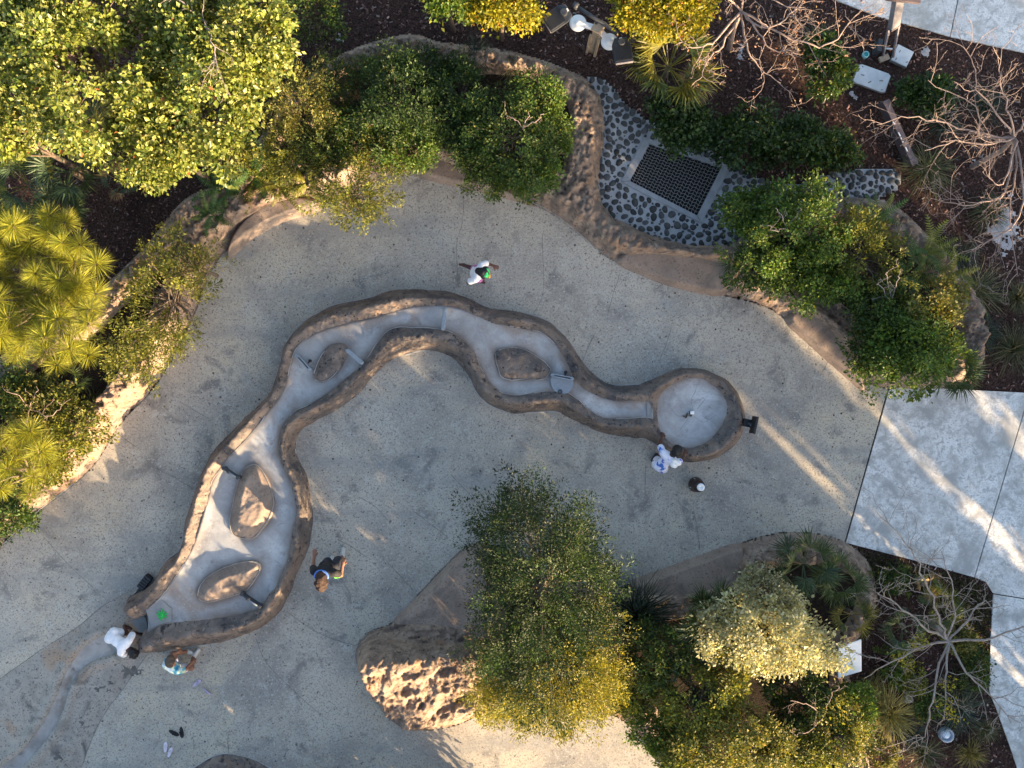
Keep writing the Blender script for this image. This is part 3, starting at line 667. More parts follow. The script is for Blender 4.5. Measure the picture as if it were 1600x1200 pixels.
seam(smooth(Wxy(BAND), n=4)[:100], 0.006, 79, 0.45, band, 0.010)
# small rock hump cut by the bottom edge
hump = empty('rock_hump', W(360, 1215)); tag(hump, 'low brown rock hump at the bottom edge left of centre', 'rock')
hp = smooth(Wxy([(295, 1215), (318, 1190), (345, 1178), (375, 1180), (410, 1193), (440, 1220), (430, 1290), (320, 1290)]), n=4)
def hz(X, Y):
    d = sdf(X, Y, hp); return np.where(d < 0, 1.5 * d, 0.30 * sstep(0, .35, d) + sstep(0, .1, d) * (0.05 * fbm(X * 6, Y * 6, 4, 301) + 0.05 * (ridged(X * 5, Y * 5, 3, 302) - .6))), d > -0.04
local(grid_patch('rock', hz, hp.min(0) - .1, hp.max(0) + .1, 0.022, M['rim']), hump); seam(hp, 0.006, 303, 0.3, hump, 0.012)

# ------------------------------------------------------------------ cobble swale with drain grate
COB = [(918, 122), (950, 128), (968, 150), (990, 172), (1015, 190), (1045, 205), (1110, 235), (1165, 268), (1230, 290), (1290, 272), (1340, 266), (1398, 264), (1402, 296), (1345, 318), (1250, 330), (1185, 356), (1140, 392), (1060, 392), (995, 372), (945, 342), (925, 295), (935, 200), (922, 150)]
cob_w = smooth(Wxy(COB), n=3)
swale = empty('cobble_bed', W(1060, 280)); struct(swale, 'bed of dark river cobbles set in pale mortar')
SW = swale.location
GI = [(1015, 225), (1127, 262), (1089, 337), (984, 283)]; 
gc = np.mean(GI, 0); GO = [tuple(gc + (np.array(p) - gc) * 1.20) for p in GI]
go_w = Wxy(GO, 0.03); gi_w = Wxy(GI, 0.03)
def cz(X, Y):
    d = sdf(X, Y, cob_w); g = sdf(X, Y, gi_w); return 0.005 + 0.012 * fbm(X * 3, Y * 3, 3, 401) + 0.015 * sstep(0, .3, d), (d > -0.03) & (g < 0.03)
local(grid_patch('mortar', cz, cob_w.min(0) - .1, cob_w.max(0) + .1, 0.06, M['mortar']), swale)
def cobble_mesh(seed):
    r = np.random.default_rng(seed); seg = 9; V = []; F = []
    ph = r.uniform(0, 6.28, 3)
    for i, (rr, z) in enumerate(((1.0, -0.15), (0.98, 0.22), (0.72, 0.52), (0.35, 0.66))):
        for k in range(seg):
            t = 2 * math.pi * k / seg; w = 1 + 0.10 * math.sin(2 * t + ph[0]) + 0.07 * math.sin(3 * t + ph[1]); V.append((rr * w * math.cos(t), rr * w * math.sin(t) * 0.82, z))
    V.append((0, 0, 0.69))
    bm = bmesh.new(); vs = [bm.verts.new(v) for v in V]
    for i in range(3):
        for k in range(seg): bm.faces.new((vs[i * seg + k], vs[i * seg + (k + 1) % seg], vs[(i + 1) * seg + (k + 1) % seg], vs[(i + 1) * seg + k]))
    for k in range(seg): bm.faces.new((vs[3 * seg + k], vs[3 * seg + (k + 1) % seg], vs[-1]))
    me = bpy.data.meshes.new('cobble'); bm.to_mesh(me); bm.free()
    me.materials.append(M['cobble']); me.polygons.foreach_set('use_smooth', np.ones(len(me.polygons), bool)); return me
cms = [cobble_mesh(500 + i) for i in range(7)]
prs = np.random.default_rng(5); placed = []
lo = cob_w.min(0); hi = cob_w.max(0)
cand = prs.uniform(lo, hi, (26000, 2)); cd = sdf(cand[:, 0], cand[:, 1], cob_w); gd = sdf(cand[:, 0], cand[:, 1], go_w)
for big in (0, 1, 2):
    for (x, y), d, g in zip(cand[big::3], cd[big::3], gd[big::3]):
        r = (prs.uniform(0.064, 0.086), prs.uniform(0.047, 0.062), prs.uniform(0.028, 0.042))[big]
        if d < r * 0.6 or g > -r * 0.9: continue
        if placed:
            A = np.array(placed); 
            if np.any((A[:, 0] - x) ** 2 + (A[:, 1] - y) ** 2 < ((A[:, 2] + r) * 0.87) ** 2): continue
        placed.append((x, y, r))
placed = sorted(placed, key=lambda p: -p[2]); small_polys = []
restV = []; restF = []; ro = 0
for i, (x, y, r) in enumerate(placed):
    me = cms[i % 7]; a = prs.uniform(0, 6.28)
    if i < 300:
        o = bpy.data.objects.new('cobble', me); COL.objects.link(o); o.parent = swale
        o.location = Vector((x, y, 0.012)) - SW; o.rotation_euler = (prs.uniform(-.12, .12), prs.uniform(-.12, .12), a); o.scale = (r, r, r * 0.75)
    else:
        co = np.empty(len(me.vertices) * 3); me.vertices.foreach_get('co', co); co = co.reshape(-1, 3) * (r, r, r * .75)
        ca, sa = math.cos(a), math.sin(a); co = np.c_[co[:, 0] * ca - co[:, 1] * sa, co[:, 0] * sa + co[:, 1] * ca, co[:, 2]] + np.array((x, y, 0.012)) - np.array(SW)
        restV.append(co)
        for p in me.polygons:
            v = list(p.vertices); restF.append([ro + q for q in (v if len(v) == 4 else v + [v[-1]])])
        ro += len(co)
if restV:
    me = bpy.data.meshes.new('small_cobbles'); me.from_pydata(np.concatenate(restV).tolist(), [], [list(dict.fromkeys(f)) for f in restF]); 
    o = link('small_cobbles', me, M['cobble'], swale); o['kind'] = 'stuff'
grate = empty('drain_grate', W(gc[0], gc[1])); GL = grate.location
tag(grate, 'square black drain grate in a pale concrete surround among dark cobbles', 'drain grate')
def quad_ring(name, outer, inner, z0, z1, mat, root):
    for i in range(4):
        j = (i + 1) % 4; q = [outer[i], outer[j], inner[j], inner[i]]
        q = np.array(q); c = q.mean(0); q = c + (q - c) * 0.992
        o = slab(name, [(p[0] - root.location.x, p[1] - root.location.y) for p in q], z0, z1, mat, root, 0.006)
quad_ring('curb', go_w, gi_w, -0.02, 0.05, M['curb'], grate)
pit = slab('pit', [(p[0] - GL.x, p[1] - GL.y) for p in gi_w], -0.028, -0.024 + 0.002, M['void'], grate)
polys = []
gi = np.array(gi_w) - np.array(GL[:2])
def lerpq(u, v): return (gi[0] * (1 - u) + gi[1] * u) * (1 - v) + (gi[3] * (1 - u) + gi[2] * u) * v
bm = bmesh.new(); nA, nB = 15, 22
def bar(bm, a, b, w, h, z):
    a = np.array(a); b = np.array(b); d = b - a; L = np.hypot(*d); box_bm(bm, Vector(((a[0] + b[0]) / 2, (a[1] + b[1]) / 2, z)), (L, w, h), Matrix.Rotation(math.atan2(d[1], d[0]), 3, 'Z'))
for i in range(1, nB): bar(bm, lerpq(i / nB, 0), lerpq(i / nB, 1), 0.007, 0.03, 0.02)
for i in range(1, nA): 
    for s in range(nB):   # crimped cross bars zig-zag between the bearing bars
        o_ = 0.22 if s % 2 else -0.22
        bar(bm, lerpq(s / nB, (i + o_) / nA), lerpq((s + 1) / nB, (i - o_) / nA), 0.006, 0.02, 0.024)
o = bm_obj('grate_bars', bm, M['steel'], grate); o['kind'] = 'stuff'

# ------------------------------------------------------------------ mulch chips and sand
def inside_any(x, y, polys): 
    r = np.zeros(x.shape, bool)
    for p in polys: r |= sdf(x, y, p) > 0
    return r
cr = np.random.default_rng(31); n = 60000
cx = cr.uniform(-11.5, 11.5, n); cy = cr.uniform(-8.8, 8.8, n)
walks = [Wxy([(1391, 603), (1800, 622), (1800, 1500), (1690, 1500), (1610, 1260), (1578, 1165), (1556, 1105), (1546, 1080), (1548, 1000), (1552, 927), (1541, 909), (1523, 902), (1430, 876), (1322, 848)]),
         Wxy([(1240, -300), (1900, -300), (1900, 160), (1600, 82), (1485, 57), (1370, 25), (1290, -6)])]
bad = inside_any(cx, cy, [Wxy(PLAZA), cob_w] + walks) | (sdf(cx, cy, smooth(Wxy(BAND), n=2)) > 0.0) | (sdf(cx, cy, smooth(Wxy(MOUND), n=2)) > 0.0)
cx = cx[~bad]; cy = cy[~bad]; n = len(cx)
L = cr.uniform(0.025, 0.075, n); Wd = L * cr.uniform(0.2, 0.5, n); an = cr.uniform(0, 6.28, n); ti = cr.normal(0, 0.35, n); z = -0.024 + cr.uniform(0, 0.025, n)
ux, uy = np.cos(an), np.sin(an)
base = np.c_[cx, cy, z]; D = np.c_[ux * np.cos(ti), uy * np.cos(ti), np.sin(ti)] * L[:, None] / 2; S = np.c_[-uy, ux, cr.normal(0, .4, n)] * Wd[:, None] / 2
V = np.stack([base - D - S, base + D - S, base + D + S, base - D + S], 1).reshape(-1, 3)
br_ = cr.lognormal(0.25, 0.65, n)[:, None]; colr = np.clip(np.array([0.070, 0.040, 0.034]) * br_, 0, 0.5); pale = cr.random(n) < 0.07; colr[pale] = np.array([0.20, 0.165, 0.15]) * cr.uniform(.6, 1.2, (pale.sum(), 1))
o = link('mulch_chips', np_mesh('mulch_chips', V, np.arange(4 * n).reshape(-1, 4), np.repeat(colr, 4, 0)), M['chip'], smoothed=False)
tag(o, 'loose dark bark chips covering the planting beds', 'mulch', kind='stuff')
def sandpatch(c, r, seed, thr, st=(1, 1)):
    cx, cy = W(*c)[:2]
    def zf(X, Y):
        d = np.hypot((X - cx) / (r * st[0]), (Y - cy) / (r * st[1])); v = fbm(X * 3, Y * 3, 6, seed, .75) * 0.9 + 0.7 - d
        return np.full(X.shape, -0.012) + 0.02 * np.clip(v - thr, 0, 1) + 0.004 * fbm(X * 30, Y * 30, 2, seed), v > thr
    return grid_patch('sand_patch', zf, (cx - r * 1.6 * st[0], cy - r * 1.6 * st[1]), (cx + r * 1.6 * st[0], cy + r * 1.6 * st[1]), 0.022, M['sand'])
for c, r, sd, th, st, lb in [((522, 60), .35, 1, .5, (1.2, .8), 'small patch of pale sand above the upper left planter'), ((1335, 148), .62, 2, .45, (1.1, .7), 'pale sand around the grey utility cover'), ((1570, 350), .75, 3, .25, (.9, 1.3), 'large pale sand patch at the right edge'),
                             ((1445, 82), .4, 4, .5, (1, 1), 'thin sand near the white square cover'), ((1160, 75), .55, 6, .55, (1, 1), 'thin pale sand under the top bare tree'), ((1520, 250), .5, 8, .5, (1, 1), 'thin sand under the right bare tree')]:
    struct(sandpatch(c, r, sd, th, st), lb)

# ------------------------------------------------------------------ vegetation builders
def unit(a): return a / (np.linalg.norm(a, axis=-1, keepdims=True) + 1e-9)

def leaf_mesh(name, P, D, Nn, L, Wd, col, fold=0.25):
    D = unit(D); S = unit(np.cross(D, Nn)); Nn = np.cross(S, D)
    L = L[:, None]; Wd = Wd[:, None]
    mid = P + D * L * 0.48
    V = np.stack([P, mid + S * Wd / 2 + Nn * Wd * fold, P + D * L, mid - S * Wd / 2 + Nn * Wd * fold], 1).reshape(-1, 3)
    i = np.arange(len(P)) * 4
    F = np.concatenate([np.stack([i, i + 1, i + 2], 1), np.stack([i, i + 2, i + 3], 1)])
    return np_mesh(name, V, F, np.repeat(col, 4, 0))

def pick(r, n, pal):
    """palette: list of (weight, rgb)"""
    w = np.array([p[0] for p in pal], float); c = np.array([p[1] for p in pal], float)
    k = r.choice(len(pal), n, p=w / w.sum()); return c[k]

PAL = {
 'sea':    [(5, (0.15, 0.18, 0.030)), (4, (0.21, 0.23, 0.050)), (2.5, (0.075, 0.115, 0.020)), (0.08, (0.28, 0.10, 0.03)), (1.6, (0.30, 0.30, 0.10))],
 'fine':   [(5, (0.035, 0.070, 0.014)), (4, (0.050, 0.090, 0.016)), (2, (0.085, 0.115, 0.018)), (0.6, (0.15, 0.14, 0.02))],
 'bright': [(5, (0.060, 0.115, 0.016)), (4, (0.085, 0.135, 0.018)), (2, (0.13, 0.15, 0.018)), (1, (0.035, 0.07, 0.012))],
 'wispy':  [(5, (0.115, 0.130, 0.020)), (4, (0.155, 0.155, 0.022)), (2, (0.06, 0.085, 0.016)), (1, (0.22, 0.20, 0.024))],
 'yellow': [(5, (0.22, 0.20, 0.012)), (3, (0.30, 0.26, 0.012)), (2, (0.13, 0.15, 0.014)), (0.5, (0.30, 0.13, 0.02))],
 'silver': [(5, (0.34, 0.33, 0.19)), (4, (0.44, 0.42, 0.26)), (2, (0.20, 0.21, 0.095)), (1, (0.28, 0.24, 0.07))],
 'dark':   [(5, (0.024, 0.050, 0.012)), (4, (0.038, 0.068, 0.014)), (1, (0.06, 0.09, 0.016))],
 'golden': [(5, (0.15, 0.145, 0.018)), (4, (0.20, 0.18, 0.02)), (2, (0.09, 0.10, 0.016)), (1, (0.28, 0.23, 0.025))],  # sunlit gold of the lower central trees, held in the leaf colour
 'cypress':[(5, (0.036, 0.064, 0.016)), (4, (0.056, 0.084, 0.018)), (2, (0.09, 0.105, 0.018)), (0.3, (0.18, 0.16, 0.02))],
 'olive':  [(5, (0.13, 0.14, 0.028)), (4, (0.18, 0.165, 0.035)), (2, (0.08, 0.10, 0.022)), (1, (0.26, 0.20, 0.06))],
}

def crown_points(r, C, Rad, ncl, nleaf, clr, spray, up=0.35, low=-0.35, holes=0.0, seed=0):
    """clump based crown: returns leaf base points, directions, normals, clump index, clump centres"""
    d = unit(r.normal(size=(ncl * 4, 3))); d = d[d[:, 2] > low][:ncl]; ncl = len(d)
    az = np.arctan2(d[:, 1], d[:, 0])
    lob = 1 + 0.16 * np.sin(2 * az + seed) + 0.13 * np.sin(3 * az + 2.1 * seed) + 0.10 * np.sin(5 * az + 0.7 * seed)
    rad = (0.35 + 0.65 * r.random(ncl) ** 0.45) * lob * r.uniform(0.85, 1.1, ncl)
    cc = C + d * rad[:, None] * Rad
    if holes > 0:
        k = vnoise(cc[:, 0] / 0.42 + seed, cc[:, 1] / 0.42, seed) > holes
        cc = cc[k]; d = d[k]; ncl = len(cc)
    ax = unit(d * np.array([1, 1, 0.5]) + np.array([0, 0, up]) + 0.45 * r.normal(size=(ncl, 3)))
    k = np.repeat(np.arange(ncl), nleaf); n = len(k)
    size = clr * r.uniform(0.6, 1.35, ncl)[k]
    s = r.uniform(-0.7, 1.15, n)
    lat = r.normal(size=(n, 3)); lat -= (lat * ax[k]).sum(1, keepdims=True) * ax[k]
    if spray:   # flat feathery spray: narrow toward its tip
        side = unit(np.cross(ax, np.array([0, 0, 1.0]) + 0.3 * r.normal(size=(ncl, 3))))
        latf = side[k] * r.normal(size=(n, 1)) * 0.33 * (1.25 - 0.75 * np.clip(s, 0, 1.15))[:, None] + 0.08 * lat
        P = cc[k] + ax[k] * (s * size * 1.25)[:, None] + latf * size[:, None]; P[:, 2] -= 0.22 * size * np.clip(s, 0, 2) ** 2
        D = unit(ax[k] * 0.8 + unit(latf) * 0.7 + 0.35 * r.normal(size=(n, 3)))
    else:
        P = cc[k] + ax[k] * (s * size * 0.75)[:, None] + lat * (0.48 * size)[:, None]
        D = unit(ax[k] * 0.5 + unit(lat) * 0.7 + 0.45 * r.normal(size=(n, 3)))
    Nn = unit(np.array([0, 0, 0.9]) + d[k] * 0.35 + 0.55 * r.normal(size=(n, 3)))
    return P, D, Nn, k, cc

def branch_polys(r, base, top, cc, rt, nmax=46):
    polys = [(np.array([base, base * 0.55 + top * 0.45 + r.normal(0, .03, 3), top]), np.array([rt, rt * .75, rt * .5]))]
    if len(cc):
        sel = r.choice(len(cc), min(nmax, len(cc)), replace=False)
        for q in sel:
            t0 = r.uniform(0.45, 1.0); s = base * (1 - t0) + top * t0; e = cc[q]
            m1 = s * .6 + e * .4 + r.normal(0, .06, 3) + np.array([0, 0, -0.04]); m2 = s * .25 + e * .75 + r.normal(0, .05, 3)
            polys.append((np.array([s, m1, m2, e]), rt * np.array([.38, .26, .16, .06])))
    return polys

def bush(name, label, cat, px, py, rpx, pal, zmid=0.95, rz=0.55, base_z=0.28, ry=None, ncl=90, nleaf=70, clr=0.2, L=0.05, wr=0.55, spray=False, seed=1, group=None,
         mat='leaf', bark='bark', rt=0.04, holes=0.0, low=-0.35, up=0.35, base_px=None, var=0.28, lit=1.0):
    r = np.random.default_rng(seed)
    k = (CAM_H - zmid) / CAM_H / PXM; Rx = rpx * k * 0.92; Ry = (ry if ry else rpx) * k * 0.92
    C = np.array(W(px, py, zmid))
    root = empty(name, W(*(base_px or (800 + (px - 800) * (CAM_H - zmid) / CAM_H, 600 + (py - 600) * (CAM_H - zmid) / CAM_H))))
    root.location.z = base_z
    B0 = np.array(root.location)
    P, D, Nn, kk, cc = crown_points(r, C, np.array([Rx, Ry, rz]), ncl, nleaf, clr * .84, spray, up, low, holes, seed)
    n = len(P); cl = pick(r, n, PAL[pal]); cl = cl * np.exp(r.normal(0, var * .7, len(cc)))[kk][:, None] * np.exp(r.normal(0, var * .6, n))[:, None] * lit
    Ls = L * np.clip(r.lognormal(0, .26, n), .45, 1.5) * r.uniform(.85, 1.15, len(cc))[kk]
    P[:, 2] = np.maximum(P[:, 2], base_z + 0.03)
    me = leaf_mesh('crown', P - B0, D, Nn, Ls, Ls * wr * r.uniform(.8, 1.2, n), np.clip(cl, 0.004, 0.8))
    link('crown', me, M[mat], root, smoothed=False)
    top = C + np.array([0, 0, rz * 0.1])
    V, F = tubes([(p - B0, q) for p, q in branch_polys(r, B0 + np.array([0, 0, -0.06]), top, cc, rt)], 5)
    link('trunk', np_mesh('trunk', V, F), M[bark], root)
    return tag(root, label, cat, group)

# ---- fan palms (saw palmetto): each frond is a part
def frond_fan(seed, nb=24, span=215, bl=0.42, pet=0.42, w=0.024):
    r = np.random.default_rng(seed); V = []; F = []
    def quad(a, b, c, d): 
        k = len(V); V.extend([a, b, c, d]); F.append((k, k + 1, k + 2, k + 3))
    # petiole along +x, slightly arched
    for s in range(2):
        x0, x1 = pet * s / 2, pet * (s + 1) / 2; quad((x0, -.008, .0), (x1, -.007, 0.0), (x1, .007, 0.0), (x0, .008, 0.0))
    for i in range(nb):
        a = R(-span / 2 + span * i / (nb - 1)) + r.normal(0, .03); l = bl * (1 - 0.28 * abs(i / (nb - 1) - .5) * 2) * r.uniform(.85, 1.1)
        dx, dy = math.cos(a), math.sin(a); nx, ny = -dy, dx; lift = 0.10 * math.cos(2 * a); ww = w * r.uniform(.8, 1.2); fo = (1 if i % 2 else -1) * 0.006
        p0 = (pet + .02 * dx, .02 * dy, 0); p1 = (pet + l * .55 * dx, l * .55 * dy, lift * l + fo); p2 = (pet + l * dx, l * dy, lift * l - 0.18 * l * r.uniform(.4, 1.6))
        quad((p0[0] - nx * .003, p0[1] - ny * .003, p0[2]), (p1[0] - nx * ww / 2, p1[1] - ny * ww / 2, p1[2] - fo), (p1[0] + nx * ww / 2, p1[1] + ny * ww / 2, p1[2] + fo), (p0[0] + nx * .003, p0[1] + ny * .003, p0[2]))
        quad((p1[0] - nx * ww / 2, p1[1] - ny * ww / 2, p1[2] - fo), (p2[0], p2[1], p2[2]), (p2[0] + nx * .002, p2[1] + ny * .002, p2[2]), (p1[0] + nx * ww / 2, p1[1] + ny * ww / 2, p1[2] + fo))
    return np.array(V), np.array(F)
def frond_variants(name, gen, base, pal_jit, nvar):
    out = []
    for s in range(nvar):
        V, F = gen(900 + s); r = np.random.default_rng(s); n = len(F)
        c = np.array(base)[None] * np.exp(r.normal(0, pal_jit, (n, 1))) * np.array([r.uniform(.85, 1.25), 1, r.uniform(.7, 1.1)])
        V2 = V[F.ravel()]; me = np_mesh(name, V2, np.arange(len(V2)).reshape(-1, 4), np.repeat(c, 4, 0)); me.materials.append(M['blade']); out.append(me)
    return out
FANS = {'green': frond_variants('frond', frond_fan, (0.050, 0.085, 0.030), .3, 3), 'blue': frond_variants('frond', frond_fan, (0.040, 0.080, 0.050), .25, 3),
        'yellow': frond_variants('frond', frond_fan, (0.13, 0.14, 0.028), .3, 3), 'dry': frond_variants('frond', frond_fan, (0.22, 0.17, 0.10), .3, 2)}
def palmetto(label, px, py, rpx, kinds, n=13, seed=0, z0=0.0, zc=0.45, group='fan palms among the beds'):
    r = np.random.default_rng(seed); k = (CAM_H - 0.7) / CAM_H / PXM; rad = rpx * k
    root = empty('fan_palm', W(px, py, z0 + zc)); root.location.z = z0
    cyl('stem', (0, 0, -0.05), (0.02, 0.03, zc), 0.06, M['bark'], root, r2=0.045, seg=9)
    for i in range(n):
        kd = kinds[r.integers(len(kinds))]; me = FANS[kd][r.integers(len(FANS[kd]))]
        o = bpy.data.objects.new('frond', me); COL.objects.link(o); o.parent = root
        az = 2 * math.pi * (i * 0.382 + r.normal(0, .05)); el = R(r.uniform(8, 62)) * (1 - 0.3 * i / n) 
        s = rad / 0.80 * r.uniform(.8, 1.1) 
        o.location = (0.03 * math.cos(az), 0.03 * math.sin(az), zc + 0.02 * r.random()); o.scale = (s, s, s)
        o.rotation_euler = (r.normal(0, .35), -el, az)
    return tag(root, label, 'palm', group)

# ---- strap-leaf / grass tufts: one clump of blades
def tuft(name, label, cat, px, py, rpx, pal, n=220, seed=0, z0=0.0, h=0.55, w=0.010, arch=1.0, group=None, lit=None):
    r = np.random.default_rng(seed); k = (CAM_H - h * .6) / CAM_H / PXM; rad = rpx * k
    root_loc = W(px, py, z0 + h * 0.3); root_loc.z = z0
    az = r.uniform(0, 2 * np.pi, n); reach = rad * np.sqrt(r.uniform(0.03, 1, n)) * r.uniform(.85, 1.1, n); hh = h * (1.15 - 0.75 * reach / rad) * r.uniform(.7, 1.1, n)
    base = np.c_[0.07 * rad * r.normal(size=n), 0.07 * rad * r.normal(size=n), np.zeros(n)]
    d = np.c_[np.cos(az), np.sin(az), 0 * az]; s = np.c_[-np.sin(az), np.cos(az), 0 * az]; kk = r.normal(0, .12, n)[:, None] * s
    pts = []
    for t in (0, .4, .75, 1.0):
        p = base + d * (reach * t)[:, None] + kk * (reach * t * t)[:, None]; p[:, 2] = hh * (np.sin(np.pi * min(t * .62, 1)) ) * (1 - 0.25 * arch * t * t); pts.append(p)
    ww = w * r.uniform(.7, 1.3, n); V = []; 
    for q, p in enumerate(pts):
        f = (0.8, 1, .7, .12)[q]; V += [p - s * (ww * f / 2)[:, None], p + s * (ww * f / 2)[:, None]]
    V = np.stack(V, 1).reshape(-1, 3); i = np.arange(n)[:, None] * 8
    F = np.concatenate([i + np.array([[0, 2, 3, 1]]), i + np.array([[2, 4, 5, 3]]), i + np.array([[4, 6, 7, 5]])])
    c = pick(r, n, pal) * np.exp(r.normal(0, .3, n))[:, None]
    o = link(name, np_mesh(name, V, F, np.repeat(c, 8, 0)), M['blade'], smoothed=False); o.location = root_loc
    return tag(o, label, cat, group)
GRASS = [(4, (0.055, 0.07, 0.025)), (2, (0.10, 0.095, 0.04)), (1, (0.19, 0.155, 0.08))]
GRASSDK = [(4, (0.026, 0.046, 0.030)), (2, (0.045, 0.065, 0.04)), (.6, (0.10, 0.095, 0.05))]
GRASSYL = [(4, (0.22, 0.18, 0.045)), (2, (0.30, 0.24, 0.07)), (1, (0.12, 0.12, 0.03))]

# ---- ferns: pinnate fronds, each a part
def frond_pin(seed, n=17, L=0.62, w=0.11):
    r = np.random.default_rng(seed); V = []; F = []
    def P(t): return np.array([L * t, 0, 0.16 * math.sin(math.pi * t * .8) - 0.20 * t * t])
    for i in range(n):
        t0, t1 = i / n, (i + 1) / n; a = P(t0); b = P(t1)
        k = len(V); V += [a + (0, -.004, 0), b + (0, -.003, 0), b + (0, .003, 0), a + (0, .004, 0)]; F.append((k, k + 1, k + 2, k + 3))
        l = w * math.sin(math.pi * (0.10 + 0.88 * t0)) ** .7 * r.uniform(.85, 1.1); 
        for s in (-1, 1):
            m = P(t0 + .5 / n); k = len(V); g = L / n * .42
            V += [m + (-g, 0, 0.002), m + (g * .2, s * l * .6, -.01), m + (g * 1.6, s * l, -.03), m + (g, 0, .002)]; F.append((k, k + 1, k + 2, k + 3))
    return np.array(V), np.array(F)
FERNS = {'green': frond_variants('frond', frond_pin, (0.055, 0.105, 0.022), .25, 3), 'gold': frond_variants('frond', frond_pin, (0.15, 0.15, 0.022), .3, 3)}
def fern(label, px, py, rpx, kinds, n=14, seed=0, z0=0.3, zc=0.25, group='ferns in the planter'):
    r = np.random.default_rng(seed); rad = rpx * (CAM_H - z0 - .4) / CAM_H / PXM
    root = empty('fern', W(px, py, z0 + zc)); root.location.z = z0
    for i in range(n):
        kd = kinds[r.integers(len(kinds))]; me = FERNS[kd][r.integers(3)]
        o = bpy.data.objects.new('frond', me); COL.objects.link(o); o.parent = root; s = rad / 0.6 * r.uniform(.75, 1.15)
        az = 2 * math.pi * i * .382 + r.normal(0, .2); o.location = (0.04 * math.cos(az), 0.04 * math.sin(az), zc * r.uniform(.3, 1.2)); o.scale = (s,) * 3; o.rotation_euler = (r.normal(0, .35), -R(r.uniform(5, 55)), az)
    return tag(root, label, 'fern', group)

# ---- long-needle pine: trunk, branches, needle bursts (parts sharing meshes)
def burst(seed, n=430, L=0.30):
    r = np.random.default_rng(seed); d = unit(r.normal(size=(n * 3, 3)) + np.array([0, 0, 0.35])); d = d[d[:, 2] > -0.45][:n]; n = len(d)
    l = L * r.uniform(.75, 1.1, n)[:, None]; s = unit(np.cross(d, r.normal(size=(n, 3)))); w = 0.0042; b = d * 0.03; m = d * l * .55 + np.array([0, 0, 0.0]); e = d * l; e[:, 2] -= 0.10 * l[:, 0] * (1 - np.abs(d[:, 2]))
    V = np.stack([b - s * w / 2, m - s * w * .6, e, m + s * w * .6], 1).reshape(-1, 3); 
    c = pick(r, n, [(4, (0.27, 0.28, 0.035)), (3, (0.36, 0.35, 0.045)), (2, (0.13, 0.16, 0.028))]) * np.exp(r.normal(0, .2, n))[:, None]
    me = np_mesh('needle_cluster', V, np.arange(4 * n).reshape(-1, 4), np.repeat(c, 4, 0)); me.materials.append(M['needle']); return me
BURSTS = [burst(700 + i) for i in range(5)]
def pine(label, px, py, spots, zt, seed, base=None):
    r = np.random.default_rng(seed); base = W(*(base or (px, py)))
    root = empty('pine_tree', base); B0 = np.array(base); polys = []; top = np.array(W(px, py, zt - .5)) - B0
    polys.append((np.array([(0, 0, -.05), top * .5 + r.normal(0, .05, 3), top]), np.array([.11, .09, .05])))
    for (x, y, s, dz) in spots:
        e = np.array(W(x, y, zt + dz)) - B0; a = top * r.uniform(.55, .95)
        polys.append((np.array([a, a * .5 + e * .5 + np.array([0, 0, -.12]) + r.normal(0, .05, 3), e]), np.array([.03, .02, .009])))
        o = bpy.data.objects.new('needle_cluster', BURSTS[r.integers(5)]); COL.objects.link(o); o.parent = root; o.location = e; s2 = s * r.uniform(.9, 1.12); o.scale = (s2, s2, s2); o.rotation_euler = (r.normal(0, .4), r.normal(0, .4), r.uniform(0, 6.28))
    V, F = tubes(polys, 6); link('trunk', np_mesh('trunk', V, F), M['bark'], root)
    return tag(root, label, 'pine tree')

# ---- bare trees: trunk and limbs with twigs
def twigs(r, polys, pts, rad, depth, spread, zdrift):
    pts = np.asarray(pts); n = len(pts)
    seg = np.linalg.norm(np.diff(pts, axis=0), axis=1).sum()
    cnt = max(2, int(seg / (0.20 if depth > 1 else 0.15)))
    for _ in range(cnt):
        t = r.uniform(0.18, 1.0) * (n - 1); i = min(int(t), n - 2); f = t - i; p = pts[i] * (1 - f) + pts[i + 1] * f
        d = unit(pts[i + 1] - pts[i]); side = unit(np.cross(d, r.normal(size=3)) * np.array([1, 1, .55])); q = unit(d * r.uniform(.35, 1.0) + side * r.uniform(.5, 1.1) + np.array([0, 0, zdrift]))
        l = seg * r.uniform(0.22, 0.5) * spread; l = min(l, 0.75); rr = rad * r.uniform(.30, .5)
        c = [p]; m = 4
        for s in range(m):
            q = unit(q + r.normal(0, .28, 3)); c.append(c[-1] + q * l / m)
        polys.append((np.array(c), np.maximum(np.linspace(rr, rr * .4, m + 1), 0.0026)))
        if depth > 0 and l > 0.10: twigs(r, polys, c, rr, depth - 1, spread, zdrift)
